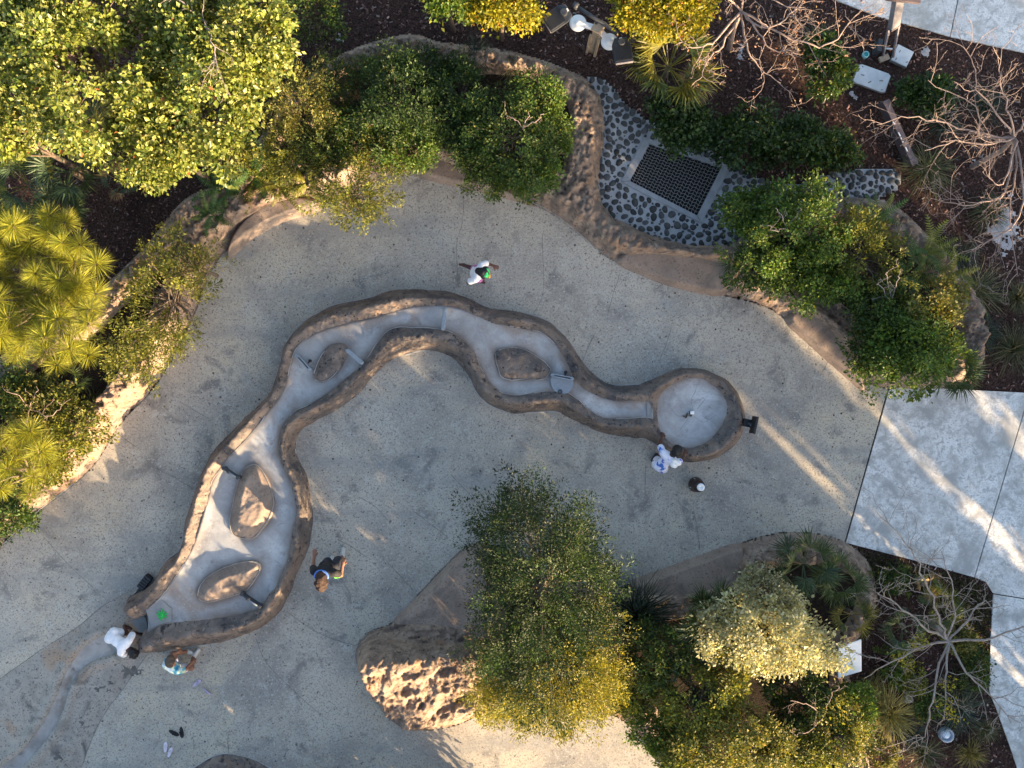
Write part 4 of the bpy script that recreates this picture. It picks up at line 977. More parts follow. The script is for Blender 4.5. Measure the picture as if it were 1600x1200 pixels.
def bare_tree(label, base, top, limbs, seed, mat='barkpink', depth=2, r0=0.055, leaves=None, spread=1.0):
    """base (px,py), top (px,py,z) of the trunk, limbs: list of [(px,py,z)...] starting at the trunk top"""
    r = np.random.default_rng(seed); b = W(*base); root = empty('bare_tree', b); B0 = np.array(b)
    tp = np.array(W(*top)) - B0
    V, F = tubes([(np.array([(0, 0, -.05), tp * .35 + r.normal(0, .03, 3), tp * .7 + r.normal(0, .03, 3), tp]), np.array([r0 * 1.2, r0, r0 * .9, r0 * .7]))], 9); link('trunk', np_mesh('trunk', V, F), M[mat], root)
    ends = []
    for lm in limbs:
        P = np.array([tp] + [np.array(W(*q)) - B0 for q in lm]); P = smooth(P, False, 4); P[1:-1] += r.normal(0, .018, P[1:-1].shape)
        rad = np.linspace(r0 * .5, 0.006, len(P)); polys = [(P, rad)]; twigs(r, polys, P, r0 * .36, depth, spread, 0.12)
        V, F = tubes([p for p in polys], 4); link('limb', np_mesh('limb', V, F), M[mat], root); ends += [p[0][-1] for p in polys[1:]]
    if leaves:
        pal, cnt, L = leaves; ends = np.array(ends); k = r.integers(0, len(ends), cnt)
        P = ends[k] + r.normal(0, .05, (cnt, 3)); D = unit(r.normal(size=(cnt, 3))); Nn = unit(r.normal(size=(cnt, 3)) + (0, 0, 1)); Ls = L * r.uniform(.6, 1.2, cnt)
        link('leaves', leaf_mesh('leaves', P, D, Nn, Ls, Ls * .6, pick(r, cnt, pal)), M['leaf'], root, smoothed=False)
    return tag(root, label, 'bare tree', 'leafless trees')

def leaf_sprig(r, name, root, pts, n, pal, L, spread):
    B0 = np.array(root.location); c = np.array([np.array(W(*p)) for p in pts]); k = r.integers(0, len(c), n); P = c[k] + r.normal(0, spread, (n, 3)) - B0
    D = unit(r.normal(size=(n, 3))); Nn = unit(r.normal(size=(n, 3)) * .6 + (0, 0, 1)); Ls = L * r.uniform(.6, 1.3, n)
    link(name, leaf_mesh(name, P, D, Nn, Ls, Ls * .6, pick(r, n, PAL[pal]) * np.exp(r.normal(0, .25, (n, 1)))), M['leaf'], root, smoothed=False)

# ------------------------------------------------------------------ planting
# tall broadleaf trees in the upper left corner
bush('broadleaf_tree', 'pale leaved broad tree filling the top left corner', 'tree', 110, 70, 190, 'sea', zmid=3.6, rz=1.1, base_z=-.02, ry=180, ncl=640, nleaf=60, clr=.20, L=.074, wr=.62, seed=11, mat='leafglossy', rt=.09, holes=.34)
bush('broadleaf_tree', 'pale leaved tree overhanging the mulch path, right of the corner tree', 'tree', 335, 95, 128, 'sea', zmid=3.4, rz=.9, base_z=-.02, ry=140, ncl=380, nleaf=60, clr=.20, L=.074, wr=.62, seed=12, mat='leafglossy', rt=.08, holes=.34)
bush('broadleaf_tree', 'lowest of the pale leaved corner trees, pointing down toward the mulch', 'tree', 245, 225, 92, 'sea', zmid=3.0, rz=.7, base_z=-.02, ry=72, ncl=230, nleaf=60, clr=.19, L=.072, wr=.62, seed=13, mat='leafglossy', rt=.06, holes=.30)
bush('broadleaf_tree', 'small pale leaved tree at the left edge above the palms', 'tree', 5, 205, 48, 'sea', zmid=3.0, rz=.6, base_z=-.02, ncl=40, nleaf=60, clr=.2, L=.08, wr=.7, seed=14, mat='leafglossy', rt=.06)
o = bare_tree('grey dead branch poking out of the corner trees', (330, 60), (310, 25, 3.9), [[(325, 50, 4.2), (335, 80, 4.3), (332, 100, 4.3)], [(290, 10, 4.2), (270, -10, 4.2)]], 15, 'barkgrey', 1, .05)
bush('dark_shrub', 'dark green shrub at the top edge left of the mulch', 'shrub', 480, 15, 48, 'fine', zmid=1.2, rz=.5, base_z=-.02, ncl=50, nleaf=70, clr=.2, L=.05, seed=16)
for k, (x, y, rr, kd, n, lb) in enumerate([(110, 270, 68, ['blue', 'green'], 16, 'blue green fan palm under the corner trees'), (45, 290, 62, ['green', 'blue', 'yellow'], 15, 'fan palm at the left edge above the pine'),
                                        (150, 215, 60, ['green', 'yellow'], 12, 'fan palm half hidden beneath the corner tree leaves'), (20, 235, 50, ['green'], 11, 'small fan palm at the far left'), (95, 330, 55, ['blue', 'green'], 11, 'drooping fan palm above the pine crown'), (190, 285, 40, ['blue', 'dry'], 9, 'small blue fan palm beside the dark mulch')]):
    palmetto(lb, x, y, rr, kd, n, 40 + k, zc=.55)

# pines on the left
def scatter_spots(seed, poly, n, s0, s1, dz):
    r = np.random.default_rng(seed); P = np.array(poly, float); lo = P.min(0); hi = P.max(0); out = []
    while len(out) < n:
        x, y = r.uniform(lo, hi)
        if sdf(np.array([x]), np.array([y]), P)[0] < 0: continue
        if all((x - a) ** 2 + (y - b) ** 2 > 23 ** 2 * r.uniform(.5, 1.2) for a, b, _, _ in out) or r.random() < .03: out.append((x, y, r.uniform(s0, s1), r.uniform(-dz, dz)))
    return out
pine('yellow green long needled pine at the left edge', 70, 460, scatter_spots(21, [(-40, 345), (60, 330), (130, 355), (165, 420), (155, 500), (140, 560), (80, 575), (20, 560), (-40, 560)], 54, .9, 1.3, .3), 2.9, 22, (110, 480))
pine('small long needled pine below it at the left edge', 40, 740, scatter_spots(23, [(-40, 670), (40, 665), (85, 690), (92, 740), (70, 775), (20, 790), (-40, 770)], 17, .75, 1.15, .2), 1.9, 24, (80, 740))
for k, (x, y, rr, pal, zm, spr, lb) in enumerate([(60, 640, 55, 'olive', .9, False, 'twiggy olive shrub between the two pines'), (120, 665, 48, 'wispy', .9, False, 'yellow green shrub beside the lit rock edge'), (20, 610, 45, 'fine', .9, False, 'green shrub under the larger pine'),
        (70, 720, 50, 'wispy', .7, False, 'low shrub around the small pine'), (20, 800, 42, 'fine', .7, False, 'dark shrub at the left edge below the small pine'), (10, 370, 40, 'wispy', 1.6, False, 'yellow shrub at the left edge above the pine')]):
    bush('shrub', lb, 'shrub', x, y, rr, pal, zmid=zm, rz=.4, ncl=52, nleaf=60, clr=.2, L=.06, wr=.5, seed=60 + k, base_z=.2, holes=.15)
palmetto('dark fan palm between the pine and the wispy shrub', 105, 600, 40, ['green'], 11, 67, .25, .3)
tuft('grass_tuft', 'dry brown grass tuft by the left rock edge', 'grass', 150, 635, 38, GRASS, 160, 68, .25, .4)

# wispy shrubs and ferns of the upper planter
S = [ # px, py, r, ry, palette, zmid, rz, ncl, spray, L, label
 (265, 470, 82, 95, 'wispy', 1.25, .65, 95, True, .050, 'wispy yellow green shrub overhanging the left of the plaza'),
 (225, 545, 62, 55, 'wispy', 1.0, .45, 60, True, .050, 'lower wispy shrub just above the lit rock wall'),
 (310, 420, 40, 36, 'olive', 1.3, .4, 34, True, .048, 'small olive shrub by the tan ledge'),
 (545, 305, 62, 60, 'wispy', 1.5, .5, 70, True, .050, 'yellow feathery shrub spilling over the plaza top left'),
 (470, 170, 58, 66, 'olive', 1.5, .5, 70, True, .050, 'olive feathery shrub at the upper left of the planter'),
 (455, 245, 50, 45, 'wispy', 1.2, .4, 45, True, .050, 'feathery shrub behind the ferns'),
 (620, 165, 82, 75, 'dark', 1.5, .6, 105, False, .046, 'large dark green shrub in the upper planter'),
 (640, 228, 62, 40, 'bright', 1.3, .4, 60, False, .046, 'brighter green shrub leaning over the plaza edge'),
 (545, 210, 50, 55, 'fine', 1.2, .4, 50, False, .046, 'dark shrub between feathery and large shrubs'),
 (720, 150, 62, 62, 'dark', 1.2, .5, 70, False, .046, 'very dark shrub below the spiky grass'),
 (800, 215, 82, 85, 'fine', 1.4, .6, 105, False, .050, 'round dark shrub at the right of the upper planter'),
 (845, 160, 45, 48, 'bright', 1.4, .4, 44, False, .050, 'yellow tipped shrub at the planter right corner'),
 (770, 275, 58, 32, 'fine', 1.0, .35, 48, False, .046, 'low dark shrub over the plaza edge'),
 (860, 235, 34, 55, 'bright', 1.2, .4, 44, False, .050, 'sunlit shrub against the rough rock face'),
 (590, 125, 48, 38, 'fine', 1.2, .4, 46, False, .046, 'dark shrub against the rock crest at the top'),
 (690, 195, 46, 44, 'dark', 1.2, .4, 46, False, .046, 'dark shrub joining the large and round shrubs'),
 (675, 110, 46, 34, 'dark', 1.0, .4, 44, False, .046, 'dark shrub just under the pale rock crest'),
 (520, 135, 42, 42, 'cypress', 1.2, .4, 42, True, .048, 'feathery dark shrub at the upper planter end'),
 (590, 245, 46, 34, 'wispy', 1.2, .35, 42, True, .050, 'yellow feathery shrub between the ledge shrubs'),
 (745, 225, 46, 50, 'fine', 1.2, .4, 46, False, .046, 'dark shrub left of the round shrub'),
 (500, 235, 42, 40, 'cypress', 1.3, .4, 42, True, .048, 'dark feathery shrub behind the golden fern'),
 (825, 275, 44, 32, 'bright', 1.0, .35, 40, False, .046, 'green shrub hanging over the plaza by the rough rock'),
 (370, 240, 30, 36, 'wispy', .9, .3, 30, False, .046, 'small yellow green shrub beside the mulch path'),
]
for k, (x, y, rr, ry, pal, zm, rz, ncl, spr, L, lb) in enumerate(S):
    bush('shrub', lb, 'shrub', x, y, rr, pal, zmid=zm, rz=rz, ry=ry, ncl=int(ncl * 1.2), nleaf=80, clr=.19 if not spr else .24, L=L, wr=.5 if not spr else .36, spray=spr, seed=100 + k, holes=.2 if spr else .12)
for k, (x, y, rr, kd, lb) in enumerate([(350, 300, 48, ['green'], 'dark green fern beside the rock edge'), (395, 275, 50, ['gold', 'green'], 'golden fern above the tan ledge'), (440, 290, 42, ['gold'], 'bright golden fern near the ledge end'), (330, 335, 36, ['green'], 'small green fern at the ledge foot'),
        (415, 240, 40, ['gold', 'green'], 'mixed green fern behind the golden fern'), (480, 285, 36, ['gold'], 'golden fern beside the yellow feathery shrub')]):
    fern(lb, x, y, rr, kd, 14, 140 + k)
tuft('spiky_grass', 'dark spiky grass at the back of the upper planter', 'grass', 745, 92, 42, GRASSDK, 200, 150, .3, .5)
tuft('spiky_grass', 'thin grass at the upper planter corner', 'grass', 800, 105, 30, GRASS, 110, 151, .3, .4)

# yellow shrubs and palms along the top
for k, (x, y, rr, ry, lb) in enumerate([(782, 5, 56, 42, 'yellow leaved shrub left of the floodlight post'), (700, -10, 40, 30, 'green yellow shrub at the top edge'), (1008, 8, 58, 46, 'bright yellow shrub right of the floodlight post'), (1065, 15, 45, 40, 'yellow green shrub under the top bare tree')]):
    bush('yellow_shrub', lb, 'shrub', x, y, rr, 'yellow' if k != 1 else 'bright', zmid=1.7, rz=.6, ry=ry, base_z=-.02, ncl=90, nleaf=62, clr=.2, L=.065, wr=.62, seed=160 + k, holes=.12, rt=.05)
palmetto('yellow tipped fan palm below the yellow shrub', 1045, 105, 80, ['yellow', 'yellow', 'green'], 24, 170, 0, .95)
palmetto('small fan palm behind the bare twigs', 1085, 130, 38, ['dry', 'green'], 9, 171, 0, .3)
for k, (x, y, rr, ry, pal, zm, lb) in enumerate([(1060, 185, 46, 38, 'dark', .8, 'dark glossy shrub above the drain grate'), (1075, 210, 40, 30, 'dark', .6, 'low dark shrub overlapping the grate corner'), (1160, 215, 55, 48, 'dark', .7, 'dark shrub right of the drain grate'), (1230, 225, 55, 45, 'dark', .6, 'flat dark shrub in the mulch'), (1290, 235, 42, 32, 'fine', .4, 'sparse creeping shrub in the mulch'),
        (1448, 150, 36, 28, 'dark', .4, 'low dark shrub by the white square cover'), (1290, 100, 34, 44, 'fine', .5, 'dark shrub under bare twigs at the top')]):
    bush('dark_shrub', lb, 'shrub', x, y, rr, pal, zmid=zm, rz=.35, ry=ry, base_z=-.02, ncl=58, nleaf=56, clr=.18, L=.07, wr=.6, seed=180 + k, mat='leafglossy')
for k, (x, y, rr, p, lb, h) in enumerate([(1450, 265, 58, GRASS, 'fountain grass tuft beside the bronze beam', .5), (1585, 545, 52, GRASS, 'fountain grass tuft at the right edge above the walkway', .5), (1545, 330, 40, GRASS, 'grass tuft beside the pale sand', .4), (1590, 465, 32, GRASS, 'small grass tuft at the right edge', .35), (1280, 65, 40, GRASS, 'thin grass tuft under the top bare tree', .4),
        (1540, 165, 45, GRASSDK, 'dark grass under the right bare tree', .4), (1475, 190, 38, GRASSDK, 'dark grass left of the right bare tree', .4), (1525, 455, 60, GRASS, 'broad green grass behind the right planter', .35), (1535, 520, 45, GRASSDK, 'dark grass at the right planter corner', .35), (1500, 400, 40, GRASSDK, 'shaded grass behind the fern', .35)]):
    tuft('grass_tuft', lb, 'grass', x, y, rr, p, 260, 200 + k, 0, h, .011)

# right hand lobe of the planter
for k, (x, y, rr, ry, pal, zm, rz, ncl, spr, lb) in enumerate([(1235, 365, 92, 82, 'bright', 1.5, .65, 135, False, 'large bright green shrub right of the cobbles'), (1200, 420, 58, 48, 'fine', 1.1, .45, 60, False, 'dark green shrub at the plaza edge on the right'), (1270, 440, 62, 45, 'bright', 1.2, .45, 66, False, 'green shrub above the sloping ledge'),
        (1345, 400, 66, 70, 'wispy', 1.3, .5, 80, True, 'feathery green shrub in the middle of the right lobe'), (1380, 485, 62, 50, 'fine', 1.2, .45, 70, False, 'dark shrub with bare twigs in the right lobe'), (1425, 555, 82, 62, 'bright', 1.5, .55, 110, False, 'yellow green shrub over the walkway corner'), (1450, 470, 62, 62, 'olive', 1.3, .5, 76, False, 'sunlit olive shrub at the back of the right lobe'),
        (1170, 330, 45, 40, 'bright', 1.2, .4, 44, False, 'small green shrub touching the cobbles'), (1360, 545, 40, 45, 'fine', 1.0, .4, 40, False, 'green shrub above the ledge end')]):
    bush('shrub', lb, 'shrub', x, y, rr, pal, zmid=zm, rz=rz, ry=ry, ncl=int(ncl * 1.15), nleaf=78, clr=.19 if not spr else .24, L=.056, wr=.58 if not spr else .36, spray=spr, seed=220 + k, holes=.14)
for k, (x, y, rr, kd, lb) in enumerate([(1365, 340, 40, ['gold', 'green'], 'fern beside the bare rock top'), (1450, 395, 50, ['gold', 'green'], 'large golden fern at the lobe corner'), (1420, 430, 42, ['green'], 'green fern under the golden fern'), (1480, 430, 34, ['gold'], 'pale fern at the far side of the lobe')]):
    fern(lb, x, y, rr, kd, 14, 240 + k, .35, .8)
palmetto('dark fan palm hanging over the walkway edge', 1480, 575, 62, ['blue', 'green'], 15, 250, .2, .5)
palmetto('dark fan palm at the left of the right lobe', 1165, 415, 45, ['blue'], 12, 251, .25, .3)

# central trees: shaded top and sunlit lower part are put into the leaf colours
bush('feathery_tree', 'tall feathery tree in the middle, leaves coloured dark as if shaded', 'tree', 845, 915, 122, 'dark', low=-.95, zmid=2.2, rz=1.8, base_z=.25, ry=158, ncl=400, nleaf=220, clr=.40, L=.043, wr=.40, spray=True, seed=300, rt=.08, holes=.20, base_px=(838, 900), var=.5, lit=.72)
bush('feathery_tree', 'feathery tree, coloured golden as if sunlit, lower right of the tall one', 'tree', 885, 1050, 98, 'golden', low=-.95, zmid=1.7, rz=1.25, base_z=.25, ry=78, ncl=250, nleaf=170, clr=.38, L=.043, wr=.38, spray=True, seed=301, rt=.06, holes=.28, base_px=(880, 1010), lit=1.25)
bush('feathery_shrub', 'feathery fringe, coloured golden as if sunlit, beside the rock mound, over the lit plaza', 'shrub', 815, 1068, 72, 'golden', zmid=1.2, rz=.9, base_z=.25, ry=58, ncl=280, nleaf=110, clr=.28, L=.043, wr=.38, spray=True, seed=309, rt=.05, holes=.1, low=-.95, base_px=(830, 1050), lit=1.25)
tuft('spiky_grass', 'big dark spiky grass right of the tall feathery tree', 'grass', 993, 962, 76, GRASSDK, 520, 302, .35, .95, .014)
palmetto('dark fan palm between spiky grass and silver shrub', 1110, 965, 66, ['blue', 'green'], 18, 303, .3, .9)
palmetto('small dark fan palm at the planter middle', 1075, 1060, 55, ['blue'], 14, 304, .3, .9)
palmetto('dark fan palm nearest the walkway joint', 1255, 880, 62, ['blue', 'green'], 16, 305, .3, .45)
palmetto('dark fan palm at the lower planter corner', 1305, 900, 52, ['green'], 13, 306, .2, .4)
palmetto('fan palm behind the silver shrub', 1330, 960, 40, ['green', 'yellow'], 10, 307, .15, .4)
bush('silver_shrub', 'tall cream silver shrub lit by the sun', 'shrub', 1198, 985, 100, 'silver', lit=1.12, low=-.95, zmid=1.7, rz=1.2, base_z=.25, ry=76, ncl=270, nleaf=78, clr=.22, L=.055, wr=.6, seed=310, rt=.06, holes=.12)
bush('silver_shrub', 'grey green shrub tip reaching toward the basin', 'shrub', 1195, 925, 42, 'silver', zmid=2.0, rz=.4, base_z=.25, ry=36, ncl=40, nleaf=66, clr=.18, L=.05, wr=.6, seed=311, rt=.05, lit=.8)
for k, (x, y, rr, ry, pal, zm, rz, ncl, lb) in enumerate([(1095, 1090, 82, 62, 'wispy', 1.4, .5, 95, 'yellow green shrub in the bottom middle planter'), (1030, 1020, 58, 52, 'cypress', 1.2, .45, 60, 'dark green shrub under the spiky grass'), (1150, 1160, 88, 62, 'olive', 1.6, .5, 105, 'sunlit olive shrub at the bottom edge'), (1040, 1150, 52, 40, 'bright', 1.0, .35, 52, 'green shrub over the lit plaza corner'),
        (1255, 1090, 72, 62, 'dark', 1.0, .45, 75, 'dark shrub behind the silver shrub'), (1300, 1150, 66, 55, 'olive', 1.2, .45, 75, 'olive twiggy shrub left of the golden grass'), (1240, 1185, 66, 42, 'wispy', 1.3, .4, 70, 'yellow shrub cut by the bottom edge'), (1160, 1020, 52, 42, 'olive', 1.6, .4, 52, 'small leaved shrub below the fan palm'), (1330, 1110, 34, 60, 'bright', .9, .35, 46, 'bright green shrub beside the golden grass'), (985, 1085, 40, 36, 'wispy', 1.0, .35, 40, 'yellow sprig over the small rocks'), (1075, 1195, 50, 36, 'wispy', 1.3, .4, 52, 'yellow shrub at the bottom edge left of the olive one')]):
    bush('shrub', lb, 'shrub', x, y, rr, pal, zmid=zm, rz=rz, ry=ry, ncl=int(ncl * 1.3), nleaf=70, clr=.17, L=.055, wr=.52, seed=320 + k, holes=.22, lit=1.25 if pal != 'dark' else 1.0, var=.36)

# lower right bed
tuft('golden_grass', 'golden fountain grass in the lower right bed', 'grass', 1388, 1115, 62, GRASSYL, 380, 340, 0, .6, .011)
tuft('golden_grass', 'small golden grass near the bottom right corner', 'grass', 1518, 1178, 34, GRASSYL, 160, 341, 0, .4, .010)
tuft('grass_tuft', 'thin green grass under the bare tree by the walkway', 'grass', 1500, 1110, 55, GRASSDK, 240, 342, 0, .35)
tuft('grass_tuft', 'thin dry grass at the bottom edge of the bed', 'grass', 1445, 1180, 45, GRASS, 160, 343, 0, .35)
for k, (x, y, rr, kd, lb) in enumerate([(1410, 980, 46, ['blue', 'green'], 'green fan palm under the lower right bare tree'), (1470, 950, 40, ['yellow', 'green'], 'yellow green fan palm beside the mossy corner'), (1445, 915, 30, ['green', 'dry'], 'small fan palm near the upper bed edge')]):
    palmetto(lb, x, y, rr, kd, 12, 350 + k, 0, .3)
gr = np.random.default_rng(360); n = 16000
gp = smooth(Wxy([(1328, 858), (1430, 884), (1520, 908), (1545, 930), (1546, 1000), (1540, 1060), (1500, 1010), (1480, 960), (1430, 920), (1380, 930), (1365, 900)]), n=3)
gx = gr.uniform(gp[:, 0].min(), gp[:, 0].max(), n); gy = gr.uniform(gp[:, 1].min(), gp[:, 1].max(), n); kk = sdf(gx, gy, gp) > 0.05 * gr.normal(size=n); gx = gx[kk]; gy = gy[kk]; n = len(gx)
P = np.c_[gx, gy, np.full(n, -.03)]; D = unit(np.c_[gr.normal(size=(n, 2)) * .9, np.ones(n)]); Nn = unit(gr.normal(size=(n, 3))); Ls = gr.uniform(.03, .09, n)
o = link('ground_cover', leaf_mesh('ground_cover', P, D, Nn, Ls, Ls * .25, pick(gr, n, [(4, (0.05, 0.07, 0.018)), (3, (0.075, 0.075, 0.025)), (2, (0.12, 0.09, 0.05))])), M['leaf'], smoothed=False)
tag(o, 'short mossy green ground cover in the walkway corner', 'ground cover', kind='stuff')

for k, (x, y, rr, pal, lb) in enumerate([(1400, 1040, 30, 'bright', 'low green plant left of the bare tree trunk'), (1425, 1060, 26, 'wispy', 'low yellow green plant below the bare tree'), (1520, 1050, 30, 'fine', 'low dark plant beside the walkway curve'), (1380, 1180, 30, 'olive', 'low olive plant at the bottom of the bed'), (1450, 1100, 24, 'fine', 'small dark plant near the small white cover'), (1395, 905, 28, 'fine', 'low plant near the rock corner'), (1500, 1000, 26, 'olive', 'low olive plant at the foot of the bare tree')]):
    bush('low_plant', lb, 'plant', x, y, rr, pal, zmid=.18, rz=.16, base_z=-.02, ncl=34, nleaf=44, clr=.12, L=.05, wr=.5, seed=380 + k, rt=.012, holes=.2, low=-.2)
for k, (x, y, rr, p, lb) in enumerate([(1350, 1165, 36, GRASS, 'olive grass at the left of the bed bottom'), (1540, 1140, 30, GRASS, 'thin grass near the lower walkway edge'), (1425, 1145, 34, GRASSDK, 'dark grass below the golden grass'), (1500, 1075, 40, GRASS, 'dry grass under the hanging limb'), (1365, 1075, 30, GRASSYL, 'small golden grass under the sign panel')]):
    tuft('grass_tuft', lb, 'grass', x, y, rr, p, 150, 390 + k, 0, .3)

# bare trees
bare_tree('pinkish bare tree spreading across the top right', (1140, 75), (1158, 18, 2.0), [[(1120, 60, 2.2), (1090, 75, 2.3), (1062, 60, 2.4)], [(1130, 70, 2.1), (1105, 95, 2.2), (1098, 120, 2.2)], [(1195, 45, 2.3), (1235, 22, 2.5), (1260, -8, 2.6)], [(1180, 42, 2.2), (1205, 75, 2.2), (1255, 85, 2.3)], [(1170, -10, 2.4), (1230, 8, 2.5), (1262, 15, 2.6)], [(1130, -5, 2.4), (1095, -15, 2.5)], [(1240, 62, 2.2), (1290, 72, 2.3), (1325, 40, 2.5), (1320, 15, 2.6)], [(1165, 65, 2.1), (1185, 105, 2.0), (1220, 130, 2.0)]], 401, 'barkpink', 2, .048, ([(1, (0.30, 0.13, 0.07)), (1, (0.25, 0.17, 0.10))], 240, .05))
bare_tree('pinkish bare tree reaching in from the right edge', (1520, 260), (1585, 215, 1.8), [[(1540, 212, 1.9), (1480, 195, 2.0), (1420, 182, 2.0), (1370, 195, 2.0)], [(1560, 180, 2.0), (1525, 140, 2.1), (1522, 100, 2.2), (1500, 70, 2.3)], [(1575, 170, 2.1), (1560, 120, 2.3), (1565, 75, 2.5)], [(1550, 225, 1.9), (1490, 222, 2.0), (1445, 235, 2.0)], [(1530, 210, 1.9), (1525, 165, 2.0), (1450, 125, 2.1)], [(1580, 260, 1.9), (1560, 290, 1.8), (1535, 268, 1.8)], [(1600, 300, 1.9), (1585, 350, 1.8), (1550, 375, 1.8), (1515, 390, 1.8)], [(1605, 180, 2.0), (1620, 120, 2.2)], [(1590, 260, 1.8), (1578, 330, 1.7), (1590, 430, 1.7)], [(1570, 300, 1.7), (1520, 320, 1.7), (1470, 315, 1.7)]], 402, 'barkpink', 2, .05)
bt = bare_tree('pale grey bare tree in the lower right bed', (1455, 975), (1482, 1002, 1.8), [[(1470, 975, 2.0), (1450, 920, 2.3), (1430, 870, 2.5), (1405, 838, 2.6), (1370, 800, 2.7)], [(1440, 975, 2.0), (1400, 945, 2.1), (1370, 925, 2.2)], [(1490, 960, 2.0), (1485, 910, 2.2), (1470, 860, 2.4)], [(1540, 998, 2.1), (1600, 980, 2.3), (1640, 970, 2.4)], [(1480, 1050, 1.9), (1476, 1085, 1.9), (1476, 1125, 1.8)], [(1510, 970, 2.0), (1535, 940, 2.1), (1550, 955, 2.1)], [(1440, 1010, 1.9), (1400, 1030, 1.9), (1350, 1060, 1.8)], [(1510, 1050, 2.0), (1540, 1080, 2.1), (1580, 1130, 2.2)], [(1460, 1080, 1.9), (1450, 1130, 1.8), (1440, 1160, 1.7)]], 403, 'barkgrey', 2, .052)
r = np.random.default_rng(404)
leaf_sprig(r, 'leaves', bt, [(1430, 1005, 1.8), (1410, 1025, 1.8), (1420, 1040, 1.7), (1440, 1000, 1.9), (1480, 1098, 1.9), (1487, 1115, 1.9), (1480, 1070, 1.9)], 420, 'yellow', .05, .07)
bare_tree('leafless twigs at the far left edge', (-30, 60), (-20, 80, 2.9), [[(20, 82, 3.9), (55, 70, 4.0)], [(15, 85, 3.9), (35, 84, 4.0)], [(10, 12, 3.9), (35, 10, 4.0)]], 405, 'barkgrey', 1, .05)
for k, (b, t, lm, lb) in enumerate([((1390, 470), (1392, 470, 1.5), [[(1388, 440, 1.8), (1386, 425, 1.9)], [(1378, 450, 1.8), (1372, 440, 1.9)], [(1400, 445, 1.8), (1405, 430, 1.9)]], 'grey dead twigs among the right lobe shrubs'), ((1235, 360), (1232, 355, 1.9), [[(1222, 340, 2.1), (1212, 325, 2.2)], [(1245, 335, 2.1), (1250, 325, 2.2)], [(1215, 362, 2.1), (1200, 352, 2.2)]], 'grey dead twigs in the large bright shrub'), ((820, 205), (818, 200, 1.9), [[(800, 185, 2.0), (790, 175, 2.0)], [(835, 190, 2.1), (850, 178, 2.1)], [(825, 175, 2.1)]], 'bare brown twigs in the round dark shrub'),
       ((50, 640), (48, 638, 1.2), [[(30, 620, 1.4), (10, 612, 1.5)], [(70, 650, 1.4), (95, 640, 1.5)], [(40, 670, 1.4), (15, 690, 1.4)], [(60, 610, 1.4)]], 'bare brown twigs between the two pines'), ((1290, 1120), (1288, 1118, 1.4), [[(1260, 1100, 1.6), (1235, 1095, 1.7)], [(1300, 1090, 1.6), (1310, 1070, 1.7)], [(1270, 1140, 1.6), (1245, 1150, 1.7)]], 'bare brown twigs in the olive shrub')]):
    bare_tree(lb, b, t, lm, 410 + k, 'barkgrey' if k < 2 else 'barkpink', 2, .022, spread=.9)

# trees beyond the lower right corner and along the right: they shade the plaza
shade = [(320, 3480, 2.9, .34), (335, 3330, 2.6, .30), (378, 3330, 2.8, .32), (370, 3500, 3.0, .34), (440, 3300, 2.9, .38), (432, 3480, 3.1, .38), (637, 3290, 2.9, .30), (637, 3470, 3.0, .30), (817, 3300, 2.9, .36), (817, 3480, 3.0, .36),
         (1020, 3300, 2.9, .60), (1025, 3480, 3.1, .60), (1260, 3300, 2.7, .9), (1490, 3300, 2.6, .9), (1720, 3260, 2.6, .95), (1270, 3480, 2.9, .9), (1500, 3480, 2.8, .9), (1720, 3440, 2.8, .95), (515, 3380, 5.2, .36, 1.3), (580, 3330, 5.1, .36, 1.3), (548, 3500, 5.5, .45, 1.3)]
for k, (c, s, zm, rr, *hz_) in enumerate(shade):
    px, py = (s + c) / 2, (s - c) / 2; x, y, _ = W(px, py)
    r = np.random.default_rng(500 + k); root = empty('shade_tree', (x, y, -.03)); C = np.array((0, 0, zm))
    P, D, Nn, kk, cc = crown_points(r, C, np.array([rr, rr, hz_[0] if hz_ else zm * .93]), 190, 40, .34, False, .3, -1.1, 0, k)
    n = len(P); Ls = .15 * r.uniform(.7, 1.3, n); P[:, 2] = np.maximum(P[:, 2], .15)
    link('crown', leaf_mesh('crown', P, D, Nn, Ls, Ls * .7, pick(r, n, PAL['fine'])), M['leaf'], root, smoothed=False)
    V, F = tubes(branch_polys(r, np.array((0, 0, 0.)), C + (0, 0, 1.), cc, .11), 6); link('trunk', np_mesh('trunk', V, F), M['bark'], root)
    tag(root, 'leafy tree standing beyond the lower right edge of the view', 'tree', 'trees beyond the lower right edge')
for k, (px, py, h, rr) in enumerate([(742, 1252, 2.0, .40), (715, 1280, 2.1, .42), (690, 1330, 2.5, .6), (640, 1310, 2.5, .7), (570, 1330, 2.6, .8), (500, 1340, 2.6, .8), (430, 1350, 2.6, .8), (360, 1360, 2.55, .8), (290, 1370, 2.5, .8), (210, 1380, 2.5, .8), (130, 1390, 2.4, .8), (600, 1420, 2.7, .8), (460, 1430, 2.7, .8), (320, 1440, 2.7, .8)]):
    x, y, _ = W(px, py); r = np.random.default_rng(540 + k); root = empty('shade_shrub', (x, y, 0)); C = np.array((0, 0, h * .5))
    P, D, Nn, kk, cc = crown_points(r, C, np.array([rr, rr, h * .5]), 110, 40, .2, False, .3, -1.1, 0, k)
    n = len(P); Ls = .09 * r.uniform(.7, 1.3, n); P[:, 2] = np.maximum(P[:, 2], .05)
    link('crown', leaf_mesh('crown', P, D, Nn, Ls, Ls * .7, pick(r, n, PAL['fine'])), M['leaf'], root, smoothed=False)
    V, F = tubes(branch_polys(r, np.array((0, 0, 0.)), C + (0, 0, .3), cc, .05), 5); link('trunk', np_mesh('trunk', V, F), M['bark'], root)
    tag(root, 'leafy shrub standing below the bottom edge of the view', 'shrub', 'shrubs below the bottom edge')

